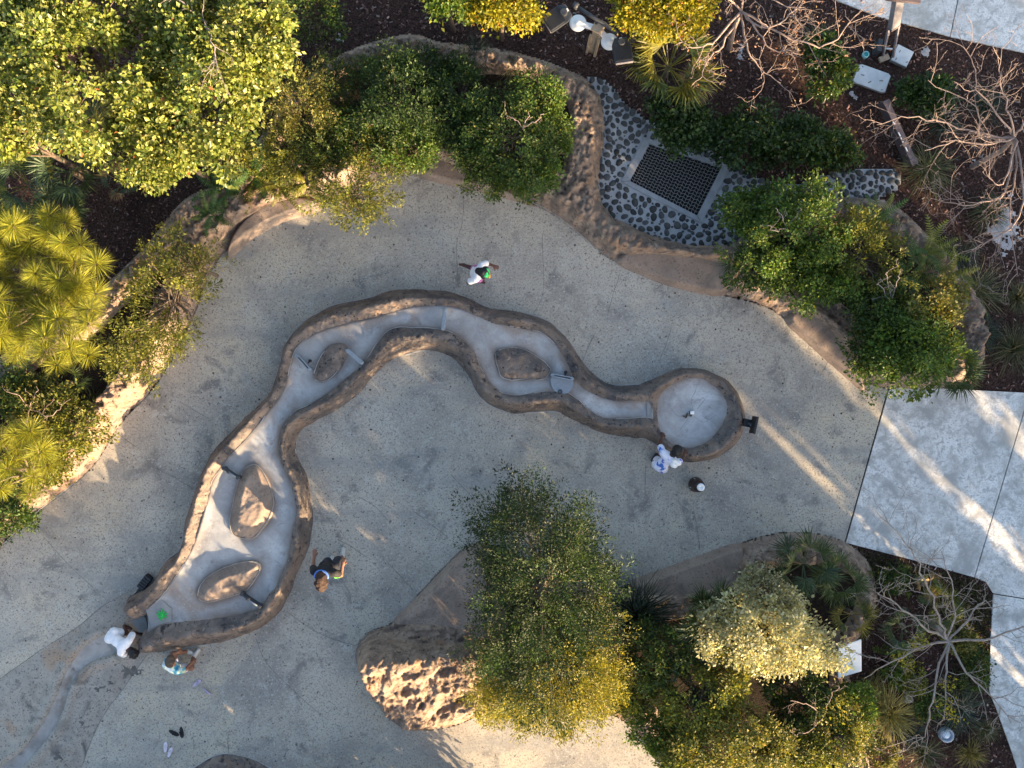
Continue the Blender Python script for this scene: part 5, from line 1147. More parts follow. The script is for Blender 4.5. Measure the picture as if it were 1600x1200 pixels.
# ------------------------------------------------------------------ fixtures
# floodlight post at the top
fp = empty('floodlight_post', W(927, 77)); tag(fp, 'timber post with two black floodlights and two white discs, top centre', 'light post'); FP = fp.location
def fl(px, py, z): return W(px, py, z) - FP
ptop = fl(936, 40, 1.15)
def prism(name, a, b, w, d, mat, parent, rz=0.0, bevel=0.004):
    bm = bmesh.new(); a = Vector(a); b = Vector(b); u = (b - a); q = u.to_track_quat('Z', 'Y').to_matrix() @ Matrix.Rotation(rz, 3, 'Z')
    box_bm(bm, (a + b) / 2, (w, d, u.length), q, bevel); return bm_obj(name, bm, mat, parent)
zp = Vector((0, 0, 1.12)); rz0 = R(-28)
bm = bmesh.new(); box_bm(bm, Vector((0, 0, .55)), (.15, .17, 1.14), Matrix.Rotation(rz0, 3, 'Z'), .008); bm_obj('post', bm, M['wood'], fp)
for dx in (-.085, .085):
    bm = bmesh.new(); box_bm(bm, Matrix.Rotation(rz0, 3, 'Z') @ Vector((dx, -.10, .42)), (.05, .05, .86), Matrix.Rotation(rz0, 3, 'Z'), .005); bm_obj('conduit', bm, M['wood'], fp)
bm = bmesh.new(); box_bm(bm, Vector((0, 0, 1.145)), (.21, .24, .05), Matrix.Rotation(rz0, 3, 'Z'), .008); bm_obj('post_cap', bm, M['wood'], fp)
A = fl(898, 8, 1.3); B = fl(965, 52, 1.3)
bm = bmesh.new(); cyl_bm(bm, A, B, .035, seg=18); cyl_bm(bm, A - (B - A).normalized() * .03, A + (B - A).normalized() * .07, .06, seg=18); bm_obj('crossbar', bm, M['darkgrey'], fp, True)
mid = (A + B) / 2; bm = bmesh.new(); cyl_bm(bm, Vector((mid.x * .7, mid.y * .7, 1.12)), mid, .03); bm_obj('bracket', bm, M['darkgrey'], fp)
def floodlight(c, ang, tilt, label, light):
    c = fl(*c, 1.38); h = empty('floodlight', c); h.parent = fp; h.rotation_euler = (tilt, 0, ang); h['label'] = label
    m = M['darkgrey']
    bm = bmesh.new(); o = [(-.17, -.26), (.17, -.26), (.17, .10), (.11, .22), (-.11, .22), (-.17, .10)]
    vs = [bm.verts.new((x, y, .03)) for x, y in o]; f = bm.faces.new(vs); r = bmesh.ops.extrude_face_region(bm, geom=[f])
    for v in [g for g in r['geom'] if isinstance(g, bmesh.types.BMVert)]: v.co.z = -.05
    bmesh.ops.bevel(bm, geom=list(bm.edges), offset=.008, segments=2, affect='EDGES'); bm_obj('housing', bm, m, h)
    bm = bmesh.new()
    for i in range(15): box_bm(bm, Vector((-.145 + i * .0207, -.085, .045)), (.007, .31, .035))
    bm_obj('cooling_fins', bm, m, h)
    bm = bmesh.new(); cyl_bm(bm, Vector((0, .11, .03)), Vector((0, .11, .085)), .075, .06, 20); bm_obj('driver_box', bm, M['darkgrey'], h)
    bm = bmesh.new(); box_bm(bm, Vector((0, .19, .045)), (.05, .025, .012)); bm_obj('label_plate', bm, M['white'], h)
    bm = bmesh.new(); box_bm(bm, Vector((0, -.268, -.005)), (.31, .012, .06), None, .004); bm_obj('lens_edge', bm, M['steelpost'], h)
floodlight((873, 26), R(-58), R(8), 'black ribbed floodlight turned left', False)
floodlight((972, 77), R(8), R(-10), 'black ribbed floodlight aimed down the picture', True)
for (c, rr, lb) in (((903, 37), .155, 'white disc with a spiral mark, left of the post'), ((952, 66), .155, 'white disc half under the right floodlight')):
    p = fl(*c, 1.0); o = lathe('disc', [(0.0, .075), (.05, .075), (.052, .066), (.11, .062), (.150, .045), (.158, .02), (.150, 0), (0, -.01)], M['white'], fp, 32, p); o['label'] = lb
    d = Vector((0, 0, 1.0)) - p; d.z = 0; bm = bmesh.new(); box_bm(bm, p + d * .6 + Vector((0, 0, .035)), (d.length * .95, .11, .04), Matrix.Rotation(math.atan2(d.y, d.x), 3, 'Z'), .008); bm_obj('disc_arm', bm, M['white'], fp)
# leaning steel post at top right
lp = empty('leaning_post', W(1386, 90)); LP = lp.location; tag(lp, 'grey brown steel post leaning over the top walkway', 'post')
a0 = W(1379, 90, 0) - LP; a1 = W(1395, 92, 0) - LP; t0 = W(1390, 37, .75) - LP; t1 = W(1404, 40, .75) - LP
prism('rail', a0, t0, .035, .05, M['steelpost'], lp); prism('rail', a1, t1, .035, .05, M['steelpost'], lp)
m0 = (t0 + t1) / 2; m1 = W(1411, -45, 1.75) - LP; prism('box_beam', m0 - (m1 - m0) * .04, m1, .20, .12, M['steelpost'], lp, R(8), .012)
prism('cap_plate', m0 - (m1 - m0) * .06, m0 - (m1 - m0) * .03, .215, .135, M['bronze'], lp, R(8))
cx_ = W(1411, 0, 1.32) - LP; bm = bmesh.new(); box_bm(bm, cx_, (.62, .075, .06), Matrix.Rotation(R(-6), 3, 'Z'), .006); bm_obj('cross_arm', bm, M['bronze'], lp)
bm = bmesh.new(); box_bm(bm, W(1380, 92, 0) - LP + Vector((0, 0, 0.03)), (.20, .11, .06), Matrix.Rotation(.4, 3, 'Z'), .006); bm_obj('base_plate', bm, M['wood'], lp)
bm = bmesh.new(); box_bm(bm, W(1387, 76, .12) - LP, (.18, .03, .03), Matrix.Rotation(-.1, 3, 'Z'), .004); bm_obj('brace', bm, M['offwhite'], lp)
bm = bmesh.new(); box_bm(bm, W(1371, 74, .12) - LP, (.09, .24, .28), Matrix.Rotation(-.12, 3, 'Z'), .008); bm_obj('control_box', bm, M['darkgrey'], lp)
# fallen bronze beam
bb = empty('bronze_beam', W(1398, 208)); BB = bb.location; tag(bb, 'long bronze steel beam lying on the mulch', 'beam')
u0 = W(1380, 160, .28) - BB; u1 = W(1425, 258, .12) - BB; prism('beam', u0, u1, .12, .26, M['bronze'], bb, 0, .008)
prism('end_cap', u0 - (u1 - u0) * .012, u0 + (u1 - u0) * .05, .14, .28, M['bronze'], bb); prism('end_cap', u1 - (u1 - u0) * .09, u1 + (u1 - u0) * .01, .14, .28, M['bronze'], bb)
bm = bmesh.new(); br2 = np.random.default_rng(3)
for i in range(9):
    t = br2.uniform(.3, .8); p = u0.lerp(u1, t) + Vector((-.035, -.01, .10)); box_bm(bm, p + Vector((br2.normal(0, .006), 0, .032)), (.02, br2.uniform(.02, .06), .006), Matrix.Rotation(.43, 3, 'Z'))
bm_obj('paint_chips', bm, M['white'], bb)
# utility covers
def cover(name, label, pts, z0, z1, rnd, cat='utility cover'):
    c = np.mean(pts, 0); root = empty(name, W(c[0], c[1])); L0 = root.location
    q = Wxy(pts); q = np.concatenate([[(1 - t) * q[i] + t * q[(i + 1) % 4] for t in (.08, .92)] for i in range(4)]) if rnd else q
    slab('lid', [(p[0] - L0.x, p[1] - L0.y) for p in q], z0, z1, M['offwhite'], root, .006)
    cc = q.mean(0); q2 = cc + (q - cc) * 1.05; slab('frame', [(p[0] - L0.x, p[1] - L0.y) for p in q2], z0, z1 - .02, M['curb'], root, .004)
    return tag(root, label, cat), q, L0
u, q, L0 = cover('utility_cover', 'large grey rounded utility cover in the mulch', [(1343, 100), (1391, 117), (1381, 146), (1332, 128)], -.03, .03, True)
for (x, y, an) in ((1347, 118, -.2), (1358, 129, .5), (1376, 127, -.1), (1347, 105, .3), (1377, 141, 0)):
    box('slot', W(x, y) - L0 + Vector((0, 0, .0302)), (.07 if x not in (1347, 1377) or y == 118 else .025, .02, .006), M['joint'], u, Matrix.Rotation(an, 3, 'Z'))
u, q, L0 = cover('utility_cover', 'white square utility cover beside the leaning post', [(1402, 71), (1426, 83), (1414, 106), (1391, 95)], -.03, .06, False)
for (x, y, an) in ((1406, 80, 1.1), (1417, 97, .2), (1400, 92, 1.2)): box('slot', W(x, y, .06) - L0, (.05, .018, .006), M['joint'], u, Matrix.Rotation(an, 3, 'Z'))
tc = empty('valve_cap', W(1352.5, 85.5)); tag(tc, 'round teal valve cap in a pale ring on the mulch', 'valve cap')
lathe('ring', [(.045, .0), (.045, .035), (.062, .035), (.066, -.03)], M['tealrim'], tc, 24); lathe('cap', [(0, .03), (.03, .03), (.046, .022)], M['teal'], tc, 24)
u, q, L0 = cover('path_light_cover', 'small white square cover in the lower right bed', [(1411, 1088), (1423, 1083), (1426, 1096), (1414, 1098)], -.03, .05, False)
wl_ = empty('well_light', W(1477, 1147)); tag(wl_, 'round blue grey well light under the bare tree', 'well light')
lathe('housing', [(.14, -.03), (.14, .09), (.105, .09), (.10, .03), (.02, .03)], mat_plain('blue_grey_ring', (.32, .36, .44), .6), wl_, 12); lathe('lens', [(0, .075), (.06, .07), (.085, .045)], mat_plain('pale_lens', (.62, .68, .74), .2), wl_, 24); 
sg = empty('sign_panel', W(1326, 1028)); SG = sg.location; tag(sg, 'blank white sign panel beside the silver shrub', 'sign')
pts = [W(1311, 1012, 1.0), W(1346, 999, .8), W(1346.5, 1049, .8), W(1309.5, 1060, 1.0)]
bm = bmesh.new(); vs = [bm.verts.new(p - SG) for p in pts]; f = bm.faces.new(vs); r_ = bmesh.ops.extrude_face_region(bm, geom=[f])
for v in [g for g in r_['geom'] if isinstance(g, bmesh.types.BMVert)]: v.co += Vector((.0, 0, -.035))
bmesh.ops.bevel(bm, geom=list(bm.edges), offset=.006, segments=2, affect='EDGES'); bm_obj('panel', bm, M['white'], sg)
for p in (pts[0], pts[3]):
    q = (p - SG) * .9; cyl('leg', (q.x, q.y, -.03), (q.x, q.y, (p.z - .04)), .02, M['steelpost'], sg)
for z in (-.1, .25): 
    q = pts[0].lerp(pts[3], .3 + z) - SG; box('clip', (q.x - .01, q.y, q.z), (.05, .09, .05), M['offwhite'], sg, None, .006)
# pump stand by the basin
pb = empty('pump_stand', W(1165, 658)); PB = pb.location; tag(pb, 'black pump stand with upright paddle beside the basin', 'pump')
rr = Matrix.Rotation(R(-12), 3, 'Z'); c0 = W(1168, 661, .55) - PB
bm = bmesh.new(); box_bm(bm, c0 + Vector((0, 0, 0)), (.17, .15, .10), rr, .008); bm_obj('housing', bm, M['black'], pb)
bm = bmesh.new(); box_bm(bm, c0 + Vector((-.01, 0, -.30)), (.06, .06, .52), rr, .006); bm_obj('post', bm, M['black'], pb)
c1 = W(1178, 664, .70) - PB
bm = bmesh.new(); box_bm(bm, c1, (.05, .33, .30), rr, .008); bm_obj('paddle', bm, M['black'], pb)
bm = bmesh.new(); box_bm(bm, (c0 + c1) / 2 + Vector((0, 0, .02)), (.12, .035, .035), rr, .004); bm_obj('arm', bm, M['darkgrey'], pb)
bm = bmesh.new(); box_bm(bm, c0 + rr @ Vector((.05, -.02, .053)), (.02, .05, .012), rr); bm_obj('badge', bm, M['gate'], pb)
bm = bmesh.new(); box_bm(bm, c0 + Vector((-.01, 0, -.545)), (.16, .16, .012), rr, .003); bm_obj('base_plate', bm, M['darkgrey'], pb)
# push-button bollard
bo = empty('button_bollard', W(1087, 757)); tag(bo, 'round dark brown bollard with a white button on top', 'bollard')
lathe('drum', [(.145, 0), (.148, .03), (.135, .10), (.12, .30), (.105, .37), (.09, .39), (0, .392)], M['brownpl'], bo, 28)
lathe('button', [(.075, .388), (.073, .415), (.066, .42), (.022, .42), (.018, .41), (0, .41)], M['white'], bo, 24, (.02, -.01, 0))
for k in range(4):
    t = 2 * math.pi * k / 4 + .35; cyl('bolt', (.128 * math.cos(t), .128 * math.sin(t), .05), (.128 * math.cos(t), .128 * math.sin(t), .15), .014, M['offwhite'], bo, seg=10)
# black box tucked against the left rim
bx = empty('black_crate', W(226, 912)); bx.rotation_euler = (0, 0, R(52)); tag(bx, 'black slatted box against the outer rim at lower left', 'box')
box('tray', (0.06, 0, .06), (.30, .15, .12), M['black'], bx, None, .01)
for i in range(5): box('slat', (-.05 + i * .055, 0, .128), (.022, .15, .014), M['darkgrey'], bx, None, .003)
box('handle', (-.17, -.01, .05), (.18, .07, .05), M['black'], bx, None, .01)
# bright green star toy on the outlet slab
sp = W(254, 960, FLOOR); st = empty('star_toy', Vector((sp.x, sp.y, FLOOR + .016))); tag(st, 'bright green star shaped toy on the grey outlet slab', 'toy')
for k in range(9):
    t = 2 * math.pi * k / 9 + .2; l = (.105, .085, .115, .095)[k % 4]; bm = bmesh.new()
    box_bm(bm, Vector((math.cos(t) * l * .5, math.sin(t) * l * .5, .014 + .006 * (k % 2))), (l, .026, .018), Matrix.Rotation(t, 3, 'Z') @ Matrix.Rotation(-.12, 3, 'Y'), .007); bm_obj('arm', bm, M['green'], st)
lathe('hub', [(.03, .0), (.03, .022), (.018, .032), (0, .034)], M['green'], st, 16)

# sandals
def sandal(label, px, py, ang, mat, L=.20, side=False):
    root = empty('sandal', W(px, py), ang); o = []
    for k in range(26):
        t = 2 * math.pi * k / 26; x = math.cos(t) * L / 2; y = math.sin(t) * .038 * (1 + .16 * math.cos(t)) * (1 - .16 * math.exp(-((x + .01) / .03) ** 2)); o.append((x, y))
    s = slab('sole', o, 0, .022, mat, root, .006)
    for sgn in (-1, 1):
        pts = np.array([(.055, 0, .02), (.03, sgn * .016, .036), (0, sgn * .03, .038), (-.02, sgn * .037, .02)]); V, F = tubes([(smooth(pts, False, 4), np.full(13, .006))], 6); link('strap', np_mesh('strap', V, F), mat, root)
    if side: root.rotation_euler = (R(72), 0, ang); root.location.z = .035
    return tag(root, label, 'sandal', 'sandals left on the plaza')
lav = mat_plain('lavender_foam', (.42, .38, .52), .6); wht = mat_plain('pale_pink_foam', (.68, .62, .70), .6); blk = mat_plain('black_foam', (.012, .012, .014), .7)
sandal('lavender sandal lying flat near the crouching child', 308, 1067, R(40), lav); sandal('lavender sandal tipped on its side', 325, 1079, R(-38), lav, side=True)
sandal('black sandal lying crosswise', 272, 1145, R(-28), blk, .215); sandal('black sandal standing upright in the picture beside it', 284, 1144, R(-82), blk, .215)
sandal('pale pink sandal, left of the pair', 259, 1167, R(88), wht); sandal('pale pink sandal, right of the pair', 266, 1175, R(70), wht)

# ------------------------------------------------------------------ people (one continuous skinned body from smooth-blended limbs)
def surface_nets(f, lo, h):
    ins = f < 0; nx, ny, nz = f.shape
    sx = np.zeros((nx - 1, ny - 1, nz - 1)); sy = sx.copy(); sz = sx.copy(); cn = sx.copy()
    cor = [(i, j, k) for i in (0, 1) for j in (0, 1) for k in (0, 1)]
    def sl(c): return f[c[0]:nx - 1 + c[0], c[1]:ny - 1 + c[1], c[2]:nz - 1 + c[2]]
    for a in cor:
        for ax in range(3):
            if a[ax]: continue
            b = list(a); b[ax] = 1; fa, fb = sl(a), sl(b); m = (fa < 0) != (fb < 0)
            t = np.where(m, fa / (fa - fb + 1e-12 * (fa == fb)), 0)
            p = [a[0] + (t if ax == 0 else 0), a[1] + (t if ax == 1 else 0), a[2] + (t if ax == 2 else 0)]
            sx += m * p[0]; sy += m * p[1]; sz += m * p[2]; cn += m
    act = cn > 0; idx = np.full(cn.shape, -1); idx[act] = np.arange(act.sum()); I, J, K = np.nonzero(act); c = cn[act]
    V = np.stack([lo[0] + h * (I + sx[act] / c), lo[1] + h * (J + sy[act] / c), lo[2] + h * (K + sz[act] / c)], 1); F = []
    def quads(m, q, flip):
        a = np.stack(q, 1); fl_ = flip; a = np.where(fl_[:, None], a[:, ::-1], a); F.append(a)
    m = ins[:-1, 1:-1, 1:-1] != ins[1:, 1:-1, 1:-1]; i, j, k = np.nonzero(m); quads(m, [idx[i, j, k], idx[i, j + 1, k], idx[i, j + 1, k + 1], idx[i, j, k + 1]], ~ins[i, j + 1, k + 1])
    m = ins[1:-1, :-1, 1:-1] != ins[1:-1, 1:, 1:-1]; i, j, k = np.nonzero(m); quads(m, [idx[i, j, k], idx[i, j, k + 1], idx[i + 1, j, k + 1], idx[i + 1, j, k]], ~ins[i + 1, j, k + 1])
    m = ins[1:-1, 1:-1, :-1] != ins[1:-1, 1:-1, 1:]; i, j, k = np.nonzero(m); quads(m, [idx[i, j, k], idx[i + 1, j, k], idx[i + 1, j + 1, k], idx[i, j + 1, k]], ~ins[i + 1, j + 1, k])
    return V, np.concatenate(F)
def blob(name, prims, mat, parent, h=.009, k=.02, grow=0.0, wrinkle=0.0, cut=None, seed=0):
    """prims: (a, b, ra, rb) tapered capsules"""
    A = np.array([p[0] for p in prims], float); B = np.array([p[1] for p in prims], float); mr = max(max(p[2], p[3]) for p in prims) + grow + .03
    lo = np.minimum(A, B).min(0) - mr; hi = np.maximum(A, B).max(0) + mr; n = np.ceil((hi - lo) / h).astype(int) + 1
    X, Y, Z = np.meshgrid(*[(lo[i] + h * np.arange(n[i])).astype(np.float32) for i in range(3)], indexing='ij'); f = None
    for a, b, ra, rb in prims:
        a = np.array(a, np.float32); b = np.array(b, np.float32); e = b - a; L = float(e @ e) + 1e-9
        t = np.clip(((X - a[0]) * e[0] + (Y - a[1]) * e[1] + (Z - a[2]) * e[2]) / L, 0, 1)
        d = np.sqrt((X - a[0] - t * e[0]) ** 2 + (Y - a[1] - t * e[1]) ** 2 + (Z - a[2] - t * e[2]) ** 2) - (ra + (rb - ra) * t) - grow
        if f is None: f = d
        else:
            q = np.clip(.5 + .5 * (d - f) / k, 0, 1); f = d * (1 - q) + f * q - k * q * (1 - q)
    if wrinkle > 0: f = f + wrinkle * (fbm(X * 14 + Z * 9, Y * 14 + Z * 6, 3, seed))
    if cut is not None: f = np.maximum(f, cut(X, Y, Z))
    V, F = surface_nets(f, lo, h); return link(name, np_mesh(name, V, F), mat, parent)
def V3(*a): return np.array(a, float)
def hand_prims(w, d, upv, s, curl=.5):
    d = unit(V3(*d)); sd = unit(np.cross(d, V3(*upv))); up = np.cross(sd, d); out = [(w, w + d * .045 * s, .022 * s, .027 * s), (w + d * .02 * s + sd * .012 * s, w + d * .06 * s + sd * .014 * s, .016 * s, .017 * s), (w + d * .02 * s - sd * .012 * s, w + d * .06 * s - sd * .014 * s, .016 * s, .017 * s)]
    for i, (o, l) in enumerate(((-.027, .055), (-.009, .068), (.009, .072), (.027, .062))):
        b = w + d * .07 * s + sd * o * s; m = b + (d * .9 - up * curl * .5 + sd * o * 4) * l * .5 * s; e = m + (d * .6 - up * curl + sd * o * 2) * l * .5 * s; out += [(b, m, .0095 * s, .009 * s), (m, e, .009 * s, .0075 * s)]
    b = w + d * .02 * s + sd * .025 * s; m = b + (d * .6 + sd * .8) * .035 * s; e = m + (d * .9 + sd * .2 - up * .2) * .03 * s; out += [(b, m, .012 * s, .0105 * s), (m, e, .0105 * s, .009 * s)]
    return out
def mat_cloth(name, stops, scale=12, rough=.85):
    m, nt, P, N, L = _nodes(name); t = N.new('ShaderNodeTexCoord'); f = noise(N, L, t.outputs['Object'], scale, 3, .5); r = ramp_node(N, stops); L.new(f, r.inputs[0]); L.new(r.outputs[0], P.inputs['Base Color']); P.inputs['Roughness'].default_value = rough
    g = noise(N, L, t.outputs['Object'], 90, 3); b = N.new('ShaderNodeBump'); b.inputs['Strength'].default_value = .25; b.inputs['Distance'].default_value = .004; L.new(g, b.inputs['Height']); L.new(b.outputs[0], P.inputs['Normal']); return m
def person(label, loc, rz, J, s, skin, shirt, shorts, shoe, hair, sleeve=.5, leg_cover=.5, hair_extra=None, extras=None, wr=.006):
    """J: joints in metres, x right, y forward, z up"""
    root = empty('person', loc, rz); J = {k: V3(*v) for k, v in J.items()}
    hd, nk, ch, pv = J['head'], J['neck'], J['chest'], J['pelvis']; f = unit(J['face']); rt = unit(np.cross(f, unit(hd - nk))); up = unit(np.cross(rt, f))
    sl_, sr_, hl, hr = J['shl'], J['shr'], J['hil'], J['hir']
    torso = [(ch * .6 + sl_ * .4, ch * .6 + sr_ * .4, .085 * s, .085 * s), (sl_ * .85 + ch * .15, sr_ * .85 + ch * .15, .055 * s, .055 * s), (ch, (ch + pv) / 2, .098 * s, .092 * s), ((ch + pv) / 2, pv, .092 * s, .10 * s), (hl, hr, .088 * s, .088 * s)]
    prims = list(torso) + [(nk, hd - up * .06 * s, .045 * s, .042 * s), (ch * .4 + nk * .6, nk, .06 * s, .045 * s)]
    prims += [(hd + up * .035 * s - f * .02 * s, hd + up * .03 * s + f * .015 * s, .083 * s, .082 * s), (hd - up * .05 * s + f * .02 * s, hd - up * .02 * s + f * .02 * s, .055 * s, .068 * s), (hd + f * .088 * s - up * .005 * s, hd + f * .103 * s - up * .028 * s, .010 * s, .015 * s)]
    for q in (-1, 1): prims.append((hd + rt * q * .083 * s - up * .02 * s, hd + rt * q * .086 * s + up * .01 * s, .014 * s, .018 * s))
    for a, b, c in (('shl', 'ell', 'wrl'), ('shr', 'elr', 'wrr')):
        prims += [(J[a], J[b], .046 * s, .037 * s), (J[b], J[c], .037 * s, .025 * s)] + hand_prims(J[c], J[c] - J[b], (0, 0, 1), s)
    for a, b, c, d in (('hil', 'knl', 'anl', 'tol'), ('hir', 'knr', 'anr', 'tor')):
        prims += [(J[a], J[b], .078 * s, .055 * s), (J[b], J[c], .054 * s, .034 * s), (J[c], J[d], .036 * s, .026 * s)]
    blob('body', prims, skin, root, .0095, .018)
    sp_ = list(torso)
    for a, b in (('shl', 'ell'), ('shr', 'elr')): sp_.append((J[a], J[a] + (J[b] - J[a]) * sleeve, .052 * s, .054 * s))
    blob('shirt', sp_, shirt, root, .011, .03, .014, wr, seed=int(loc[0] * 10) % 50)
    lp_ = [(hl, hr, .09 * s, .09 * s)]
    for a, b in (('hil', 'knl'), ('hir', 'knr')): lp_.append((J[a], J[a] + (J[b] - J[a]) * leg_cover, .08 * s, .076 * s))
    blob('shorts', lp_, shorts, root, .011, .025, .012, .004)
    if shoe is not None:
        for a, b in (('anl', 'tol'), ('anr', 'tor')): blob('shoe', [(J[a] * .8 + J[b] * .2 - V3(0, 0, .02), J[b], .042 * s, .036 * s), (J[a] - V3(0, 0, .01), J[a] * .6 + J[b] * .4, .042 * s, .04 * s)], shoe, root, .009, .02, .004)
    for q in (-1, 1): blob('eye', [(hd + f * .083 * s + rt * q * .031 * s + up * .012 * s, hd + f * .084 * s + rt * q * .032 * s + up * .012 * s, .009 * s, .009 * s)], M['black'], root, .005, .005)
    hp_ = [(hd + up * .042 * s - f * .03 * s, hd + up * .045 * s + f * .006 * s, .092 * s, .088 * s), (hd - f * .05 * s, hd - f * .055 * s - up * .05 * s, .075 * s, .06 * s)] + (hair_extra(hd, f, up, rt, s) if hair_extra else [])
    def cut(X, Y, Z):   # leaves the face free
        e = (X - hd[0]) * f[0] + (Y - hd[1]) * f[1] + (Z - hd[2]) * f[2]; v = (X - hd[0]) * up[0] + (Y - hd[1]) * up[1] + (Z - hd[2]) * up[2]
        return np.minimum(e - .045 * s, -(v - .055 * s) + 0 * e)
    blob('hair', hp_, hair, root, .008, .02, .008, .022, cut)
    if extras: extras(root, J, hd, f, up, rt, s)
    return tag(root, label, 'person')
SKD = mat_plain('deep_brown_skin', (.085, .036, .026), .55, 0, .1); SKM = mat_plain('brown_skin', (.24, .11, .065), .55, 0, .1); SKL = mat_plain('tan_skin', (.36, .19, .12), .55, 0, .1)
HBK = mat_plain('black_hair', (.008, .007, .008), .6, 0, .4, 60, bump=.6); HBR = mat_plain('brown_hair', (.028, .013, .009), .8, 0, .6, 50, bump=.6); HTN = mat_plain('short_brown_hair', (.075, .052, .038), .6, 0, .3, 60, bump=.4)
WSH = mat_cloth('white_cotton', [(.3, (.62, .64, .72)), (.7, (.80, .80, .84))]); BWT = mat_cloth('white_blue_print', [(.40, (.70, .72, .84)), (.52, (.62, .64, .80)), (.60, (.03, .10, .48)), (.75, (.08, .28, .62))], 7); BKS = mat_cloth('black_cotton', [(.3, (.006, .006, .010)), (.7, (.018, .017, .022))])
TDY = mat_cloth('blue_tie_dye', [(.34, (.03, .20, .40)), (.44, (.16, .46, .58)), (.50, (.55, .64, .40)), (.56, (.74, .80, .82)), (.72, (.08, .34, .46))], 8); PNK = mat_cloth('pink_shorts', [(.3, (.40, .12, .34)), (.7, (.58, .24, .50))]); NVY = mat_cloth('dark_shorts', [(.3, (.02, .02, .05)), (.7, (.05, .05, .09))]); LGT = mat_cloth('pale_shorts', [(.3, (.48, .46, .54)), (.7, (.64, .62, .70))])
SHO = mat_plain('pale_canvas_shoe', (.52, .51, .48), .7); DSH = mat_plain('dark_shoe', (.03, .03, .05), .6)
ORG = mat_plain('orange_yellow_fabric', (.75, .30, .03), .6, 0, .4, 40)
def facing(dx, dy): return math.atan2(-dx, -dy)       # picture direction -> rotation of local +Y
def ground(px, py, z): p = W(px, py, z); p.z = 0; return p

# child striding to the right across the top of the plaza
def exA(root, J, hd, f, up, rt, s):
    blob('green_bow', [(hd + up * .10 * s + f * .02 * s - rt * .06, hd + up * .115 * s + f * .03 * s + rt * .05, .035, .038), (hd + up * .09 * s + f * .06 * s - rt * .03, hd + up * .08 * s + f * .065 * s + rt * .06, .03, .028)], mat_plain('green_satin', (.02, .42, .12), .4, 0, .4, 30), root, .008, .015, 0, .008)
    blob('orange_visor', [(hd + f * .10 * s + up * .035 * s - rt * .02, hd + f * .135 * s + up * .03 * s + rt * .045, .022, .022)], ORG, root, .007, .012, 0, .006)
person('child in white top and pink shorts striding, green bow in dark hair', ground(745, 426, .75), facing(.96, .28), dict(head=(0, .14, 1.07), neck=(0, .09, .95), face=(0, .9, -.35), chest=(0, .05, .83), pelvis=(0, -.03, .60), shl=(-.145, .06, .89), shr=(.145, .02, .89), ell=(-.22, .13, .78), wrl=(-.21, .26, .76), elr=(.20, -.09, .72), wrr=(.20, -.12, .55),
       hil=(-.07, -.03, .57), hir=(.07, -.02, .57), knl=(-.10, -.12, .34), anl=(-.11, -.31, .36), tol=(-.11, -.39, .28), knr=(.07, .10, .33), anr=(.07, .02, .07), tor=(.07, .14, .035)), .92, SKD, WSH, PNK, None, HBK, .75, .55, lambda hd, f, up, rt, s: [(hd - f * .07 * s + up * .02, hd - f * .12 * s - up * .02, .05, .045), (hd + rt * .06 + up * .06, hd - rt * .06 + up * .06, .05, .05)], exA)
# child leaning over the basin rim
person('child in white and blue top leaning on the basin rim', ground(1036, 722, .6), facing(.55, -.83), dict(head=(.02, .30, .98), neck=(.01, .21, .90), face=(0, .75, -.65), chest=(0, .12, .80), pelvis=(0, -.10, .60), shl=(-.15, .14, .85), shr=(.15, .13, .85), ell=(-.25, .24, .68), wrl=(-.27, .40, .52), elr=(.26, .20, .72), wrr=(.25, .36, .60),
       hil=(-.07, -.10, .57), hir=(.07, -.10, .57), knl=(-.08, .02, .33), anl=(-.08, -.07, .07), tol=(-.08, .06, .035), knr=(.08, .0, .33), anr=(.08, -.10, .07), tor=(.08, .03, .035)), .95, SKD, BWT, LGT, DSH, HBK, .6, .6, lambda hd, f, up, rt, s: [(hd - f * .08 * s, hd - f * .15 * s - up * .01, .03, .025)],
       lambda root, J, hd, f, up, rt, s: blob('towel', [(J['shr'] + V3(-.05, -.01, .045), J['shr'] + V3(.045, .0, .035), .05, .045), (J['shr'] + V3(-.02, -.08, .02), J['shr'] + V3(.03, -.07, .01), .045, .04)], M['white'], root, .009, .02, .004, .008))
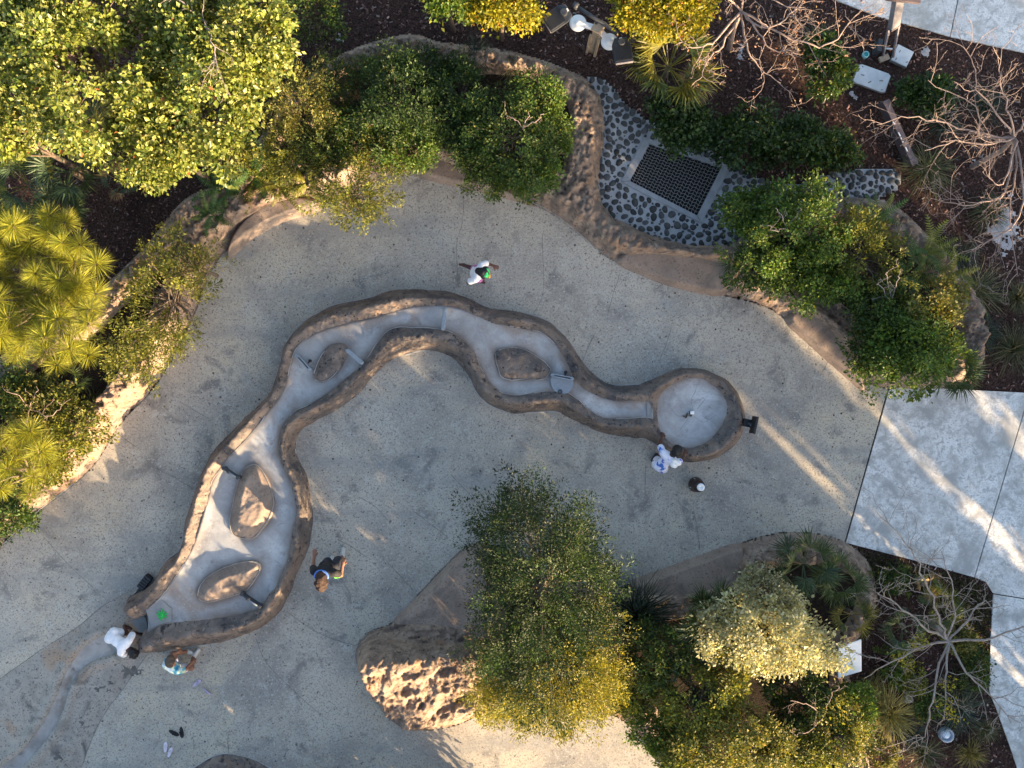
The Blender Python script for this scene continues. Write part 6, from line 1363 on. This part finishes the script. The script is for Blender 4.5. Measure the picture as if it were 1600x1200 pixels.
# adult in black
def exC(root, J, hd, f, up, rt, s):
    n = 26; ang = np.linspace(-.25, math.pi + .25, n); P = np.stack([hd + rt * (.108 * math.cos(t)) * s + (f * .9 + up * .45) * (.105 * math.sin(t)) * s + up * .015 for t in ang]); V, F = tubes([(P, np.full(n, .022))], 8); link('headband', np_mesh('headband', V, F), mat_plain('blue_headband', (.06, .16, .50), .6, 0, .3, 40), root)
person('adult in black top with blue headband and curly brown hair', ground(507, 893, 1.25), facing(.05, -1), dict(head=(0, -.04, 1.50), neck=(0, -.02, 1.37), face=(0, .85, -.2), chest=(0, 0, 1.20), pelvis=(0, .0, .88), shl=(-.185, .0, 1.30), shr=(.185, .0, 1.30), ell=(-.25, .04, 1.06), wrl=(-.25, .22, 1.02), elr=(.27, -.09, 1.07), wrr=(.29, .09, 1.05),
       hil=(-.09, 0, .85), hir=(.09, 0, .85), knl=(-.10, .02, .47), anl=(-.10, -.12, .09), tol=(-.10, .03, .04), knr=(.10, .06, .47), anr=(.10, .05, .09), tor=(.11, .20, .04)), 1.05, SKM, BKS, mat_cloth('dark_trousers', [(.3, (.012, .014, .025)), (.7, (.03, .032, .05))]), SHO, HBR, .55, .95,
       lambda hd, f, up, rt, s: [(hd - f * .08 * s, hd - f * .17 * s - up * .06, .085, .08), (hd - f * .12 - rt * .05, hd - f * .19 - rt * .03 - up * .10, .06, .05), (hd - f * .11 + rt * .06, hd - f * .16 + rt * .04 - up * .10, .06, .05)], exC, .007)
c = W(527, 897, 1.16); gb = empty('drink_pouch', c); tag(gb, 'lime green pouch lying on the forearm of the adult in black', 'pouch')
blob('pouch', [((-.03, .03, .02), (.03, .035, .02), .033, .033), ((-.03, -.04, .02), (.03, -.035, .02), .034, .033), ((-.02, 0, .035), (.02, 0, .03), .035, .035)], M['lime'], gb, .007, .02, 0, .006); lathe('lid', [(.02, .05), (.02, .075), (.012, .08), (0, .08)], M['lime'], gb, 14, (.01, .045, 0))
# child in white bending over the little stream
person('child in white bending down over the little stream', ground(186, 1001, .55), facing(.84, .55), dict(head=(.03, .34, .56), neck=(.02, .26, .62), face=(0, .4, -.92), chest=(0, .12, .62), pelvis=(0, -.16, .56), shl=(-.14, .17, .62), shr=(.14, .17, .62), ell=(-.22, .12, .42), wrl=(-.18, .20, .22), elr=(.22, .22, .42), wrr=(.16, .32, .22),
       hil=(-.07, -.17, .53), hir=(.07, -.17, .53), knl=(-.09, -.02, .32), anl=(-.08, -.16, .09), tol=(-.09, -.03, .055), knr=(.09, -.04, .32), anr=(.09, -.18, .09), tor=(.10, -.05, .055)), .93, SKD, WSH, WSH, None, HBK, .7, .5, lambda hd, f, up, rt, s: [(hd + up * .07 * s, hd - f * .05 * s + up * .05, .05, .05)])
# child crouching in tie dye
person('child in blue tie dye shirt crouching beside the lower rim', ground(273, 1040, .40), facing(.35, -1), dict(head=(-.03, .16, .66), neck=(-.02, .09, .57), face=(0, .8, -.55), chest=(0, -.02, .46), pelvis=(0, -.12, .20), shl=(-.135, .0, .52), shr=(.135, -.03, .52), ell=(-.17, .10, .36), wrl=(-.08, .20, .30), elr=(.21, -.02, .36), wrr=(.25, .10, .24),
       hil=(-.06, -.10, .17), hir=(.06, -.10, .17), knl=(-.12, .17, .30), anl=(.06, .21, .09), tol=(.16, .20, .06), knr=(.28, .0, .24), anr=(.21, .15, .09), tor=(.25, .30, .05)), .92, SKM, TDY, LGT, SHO, HTN, .6, .45)
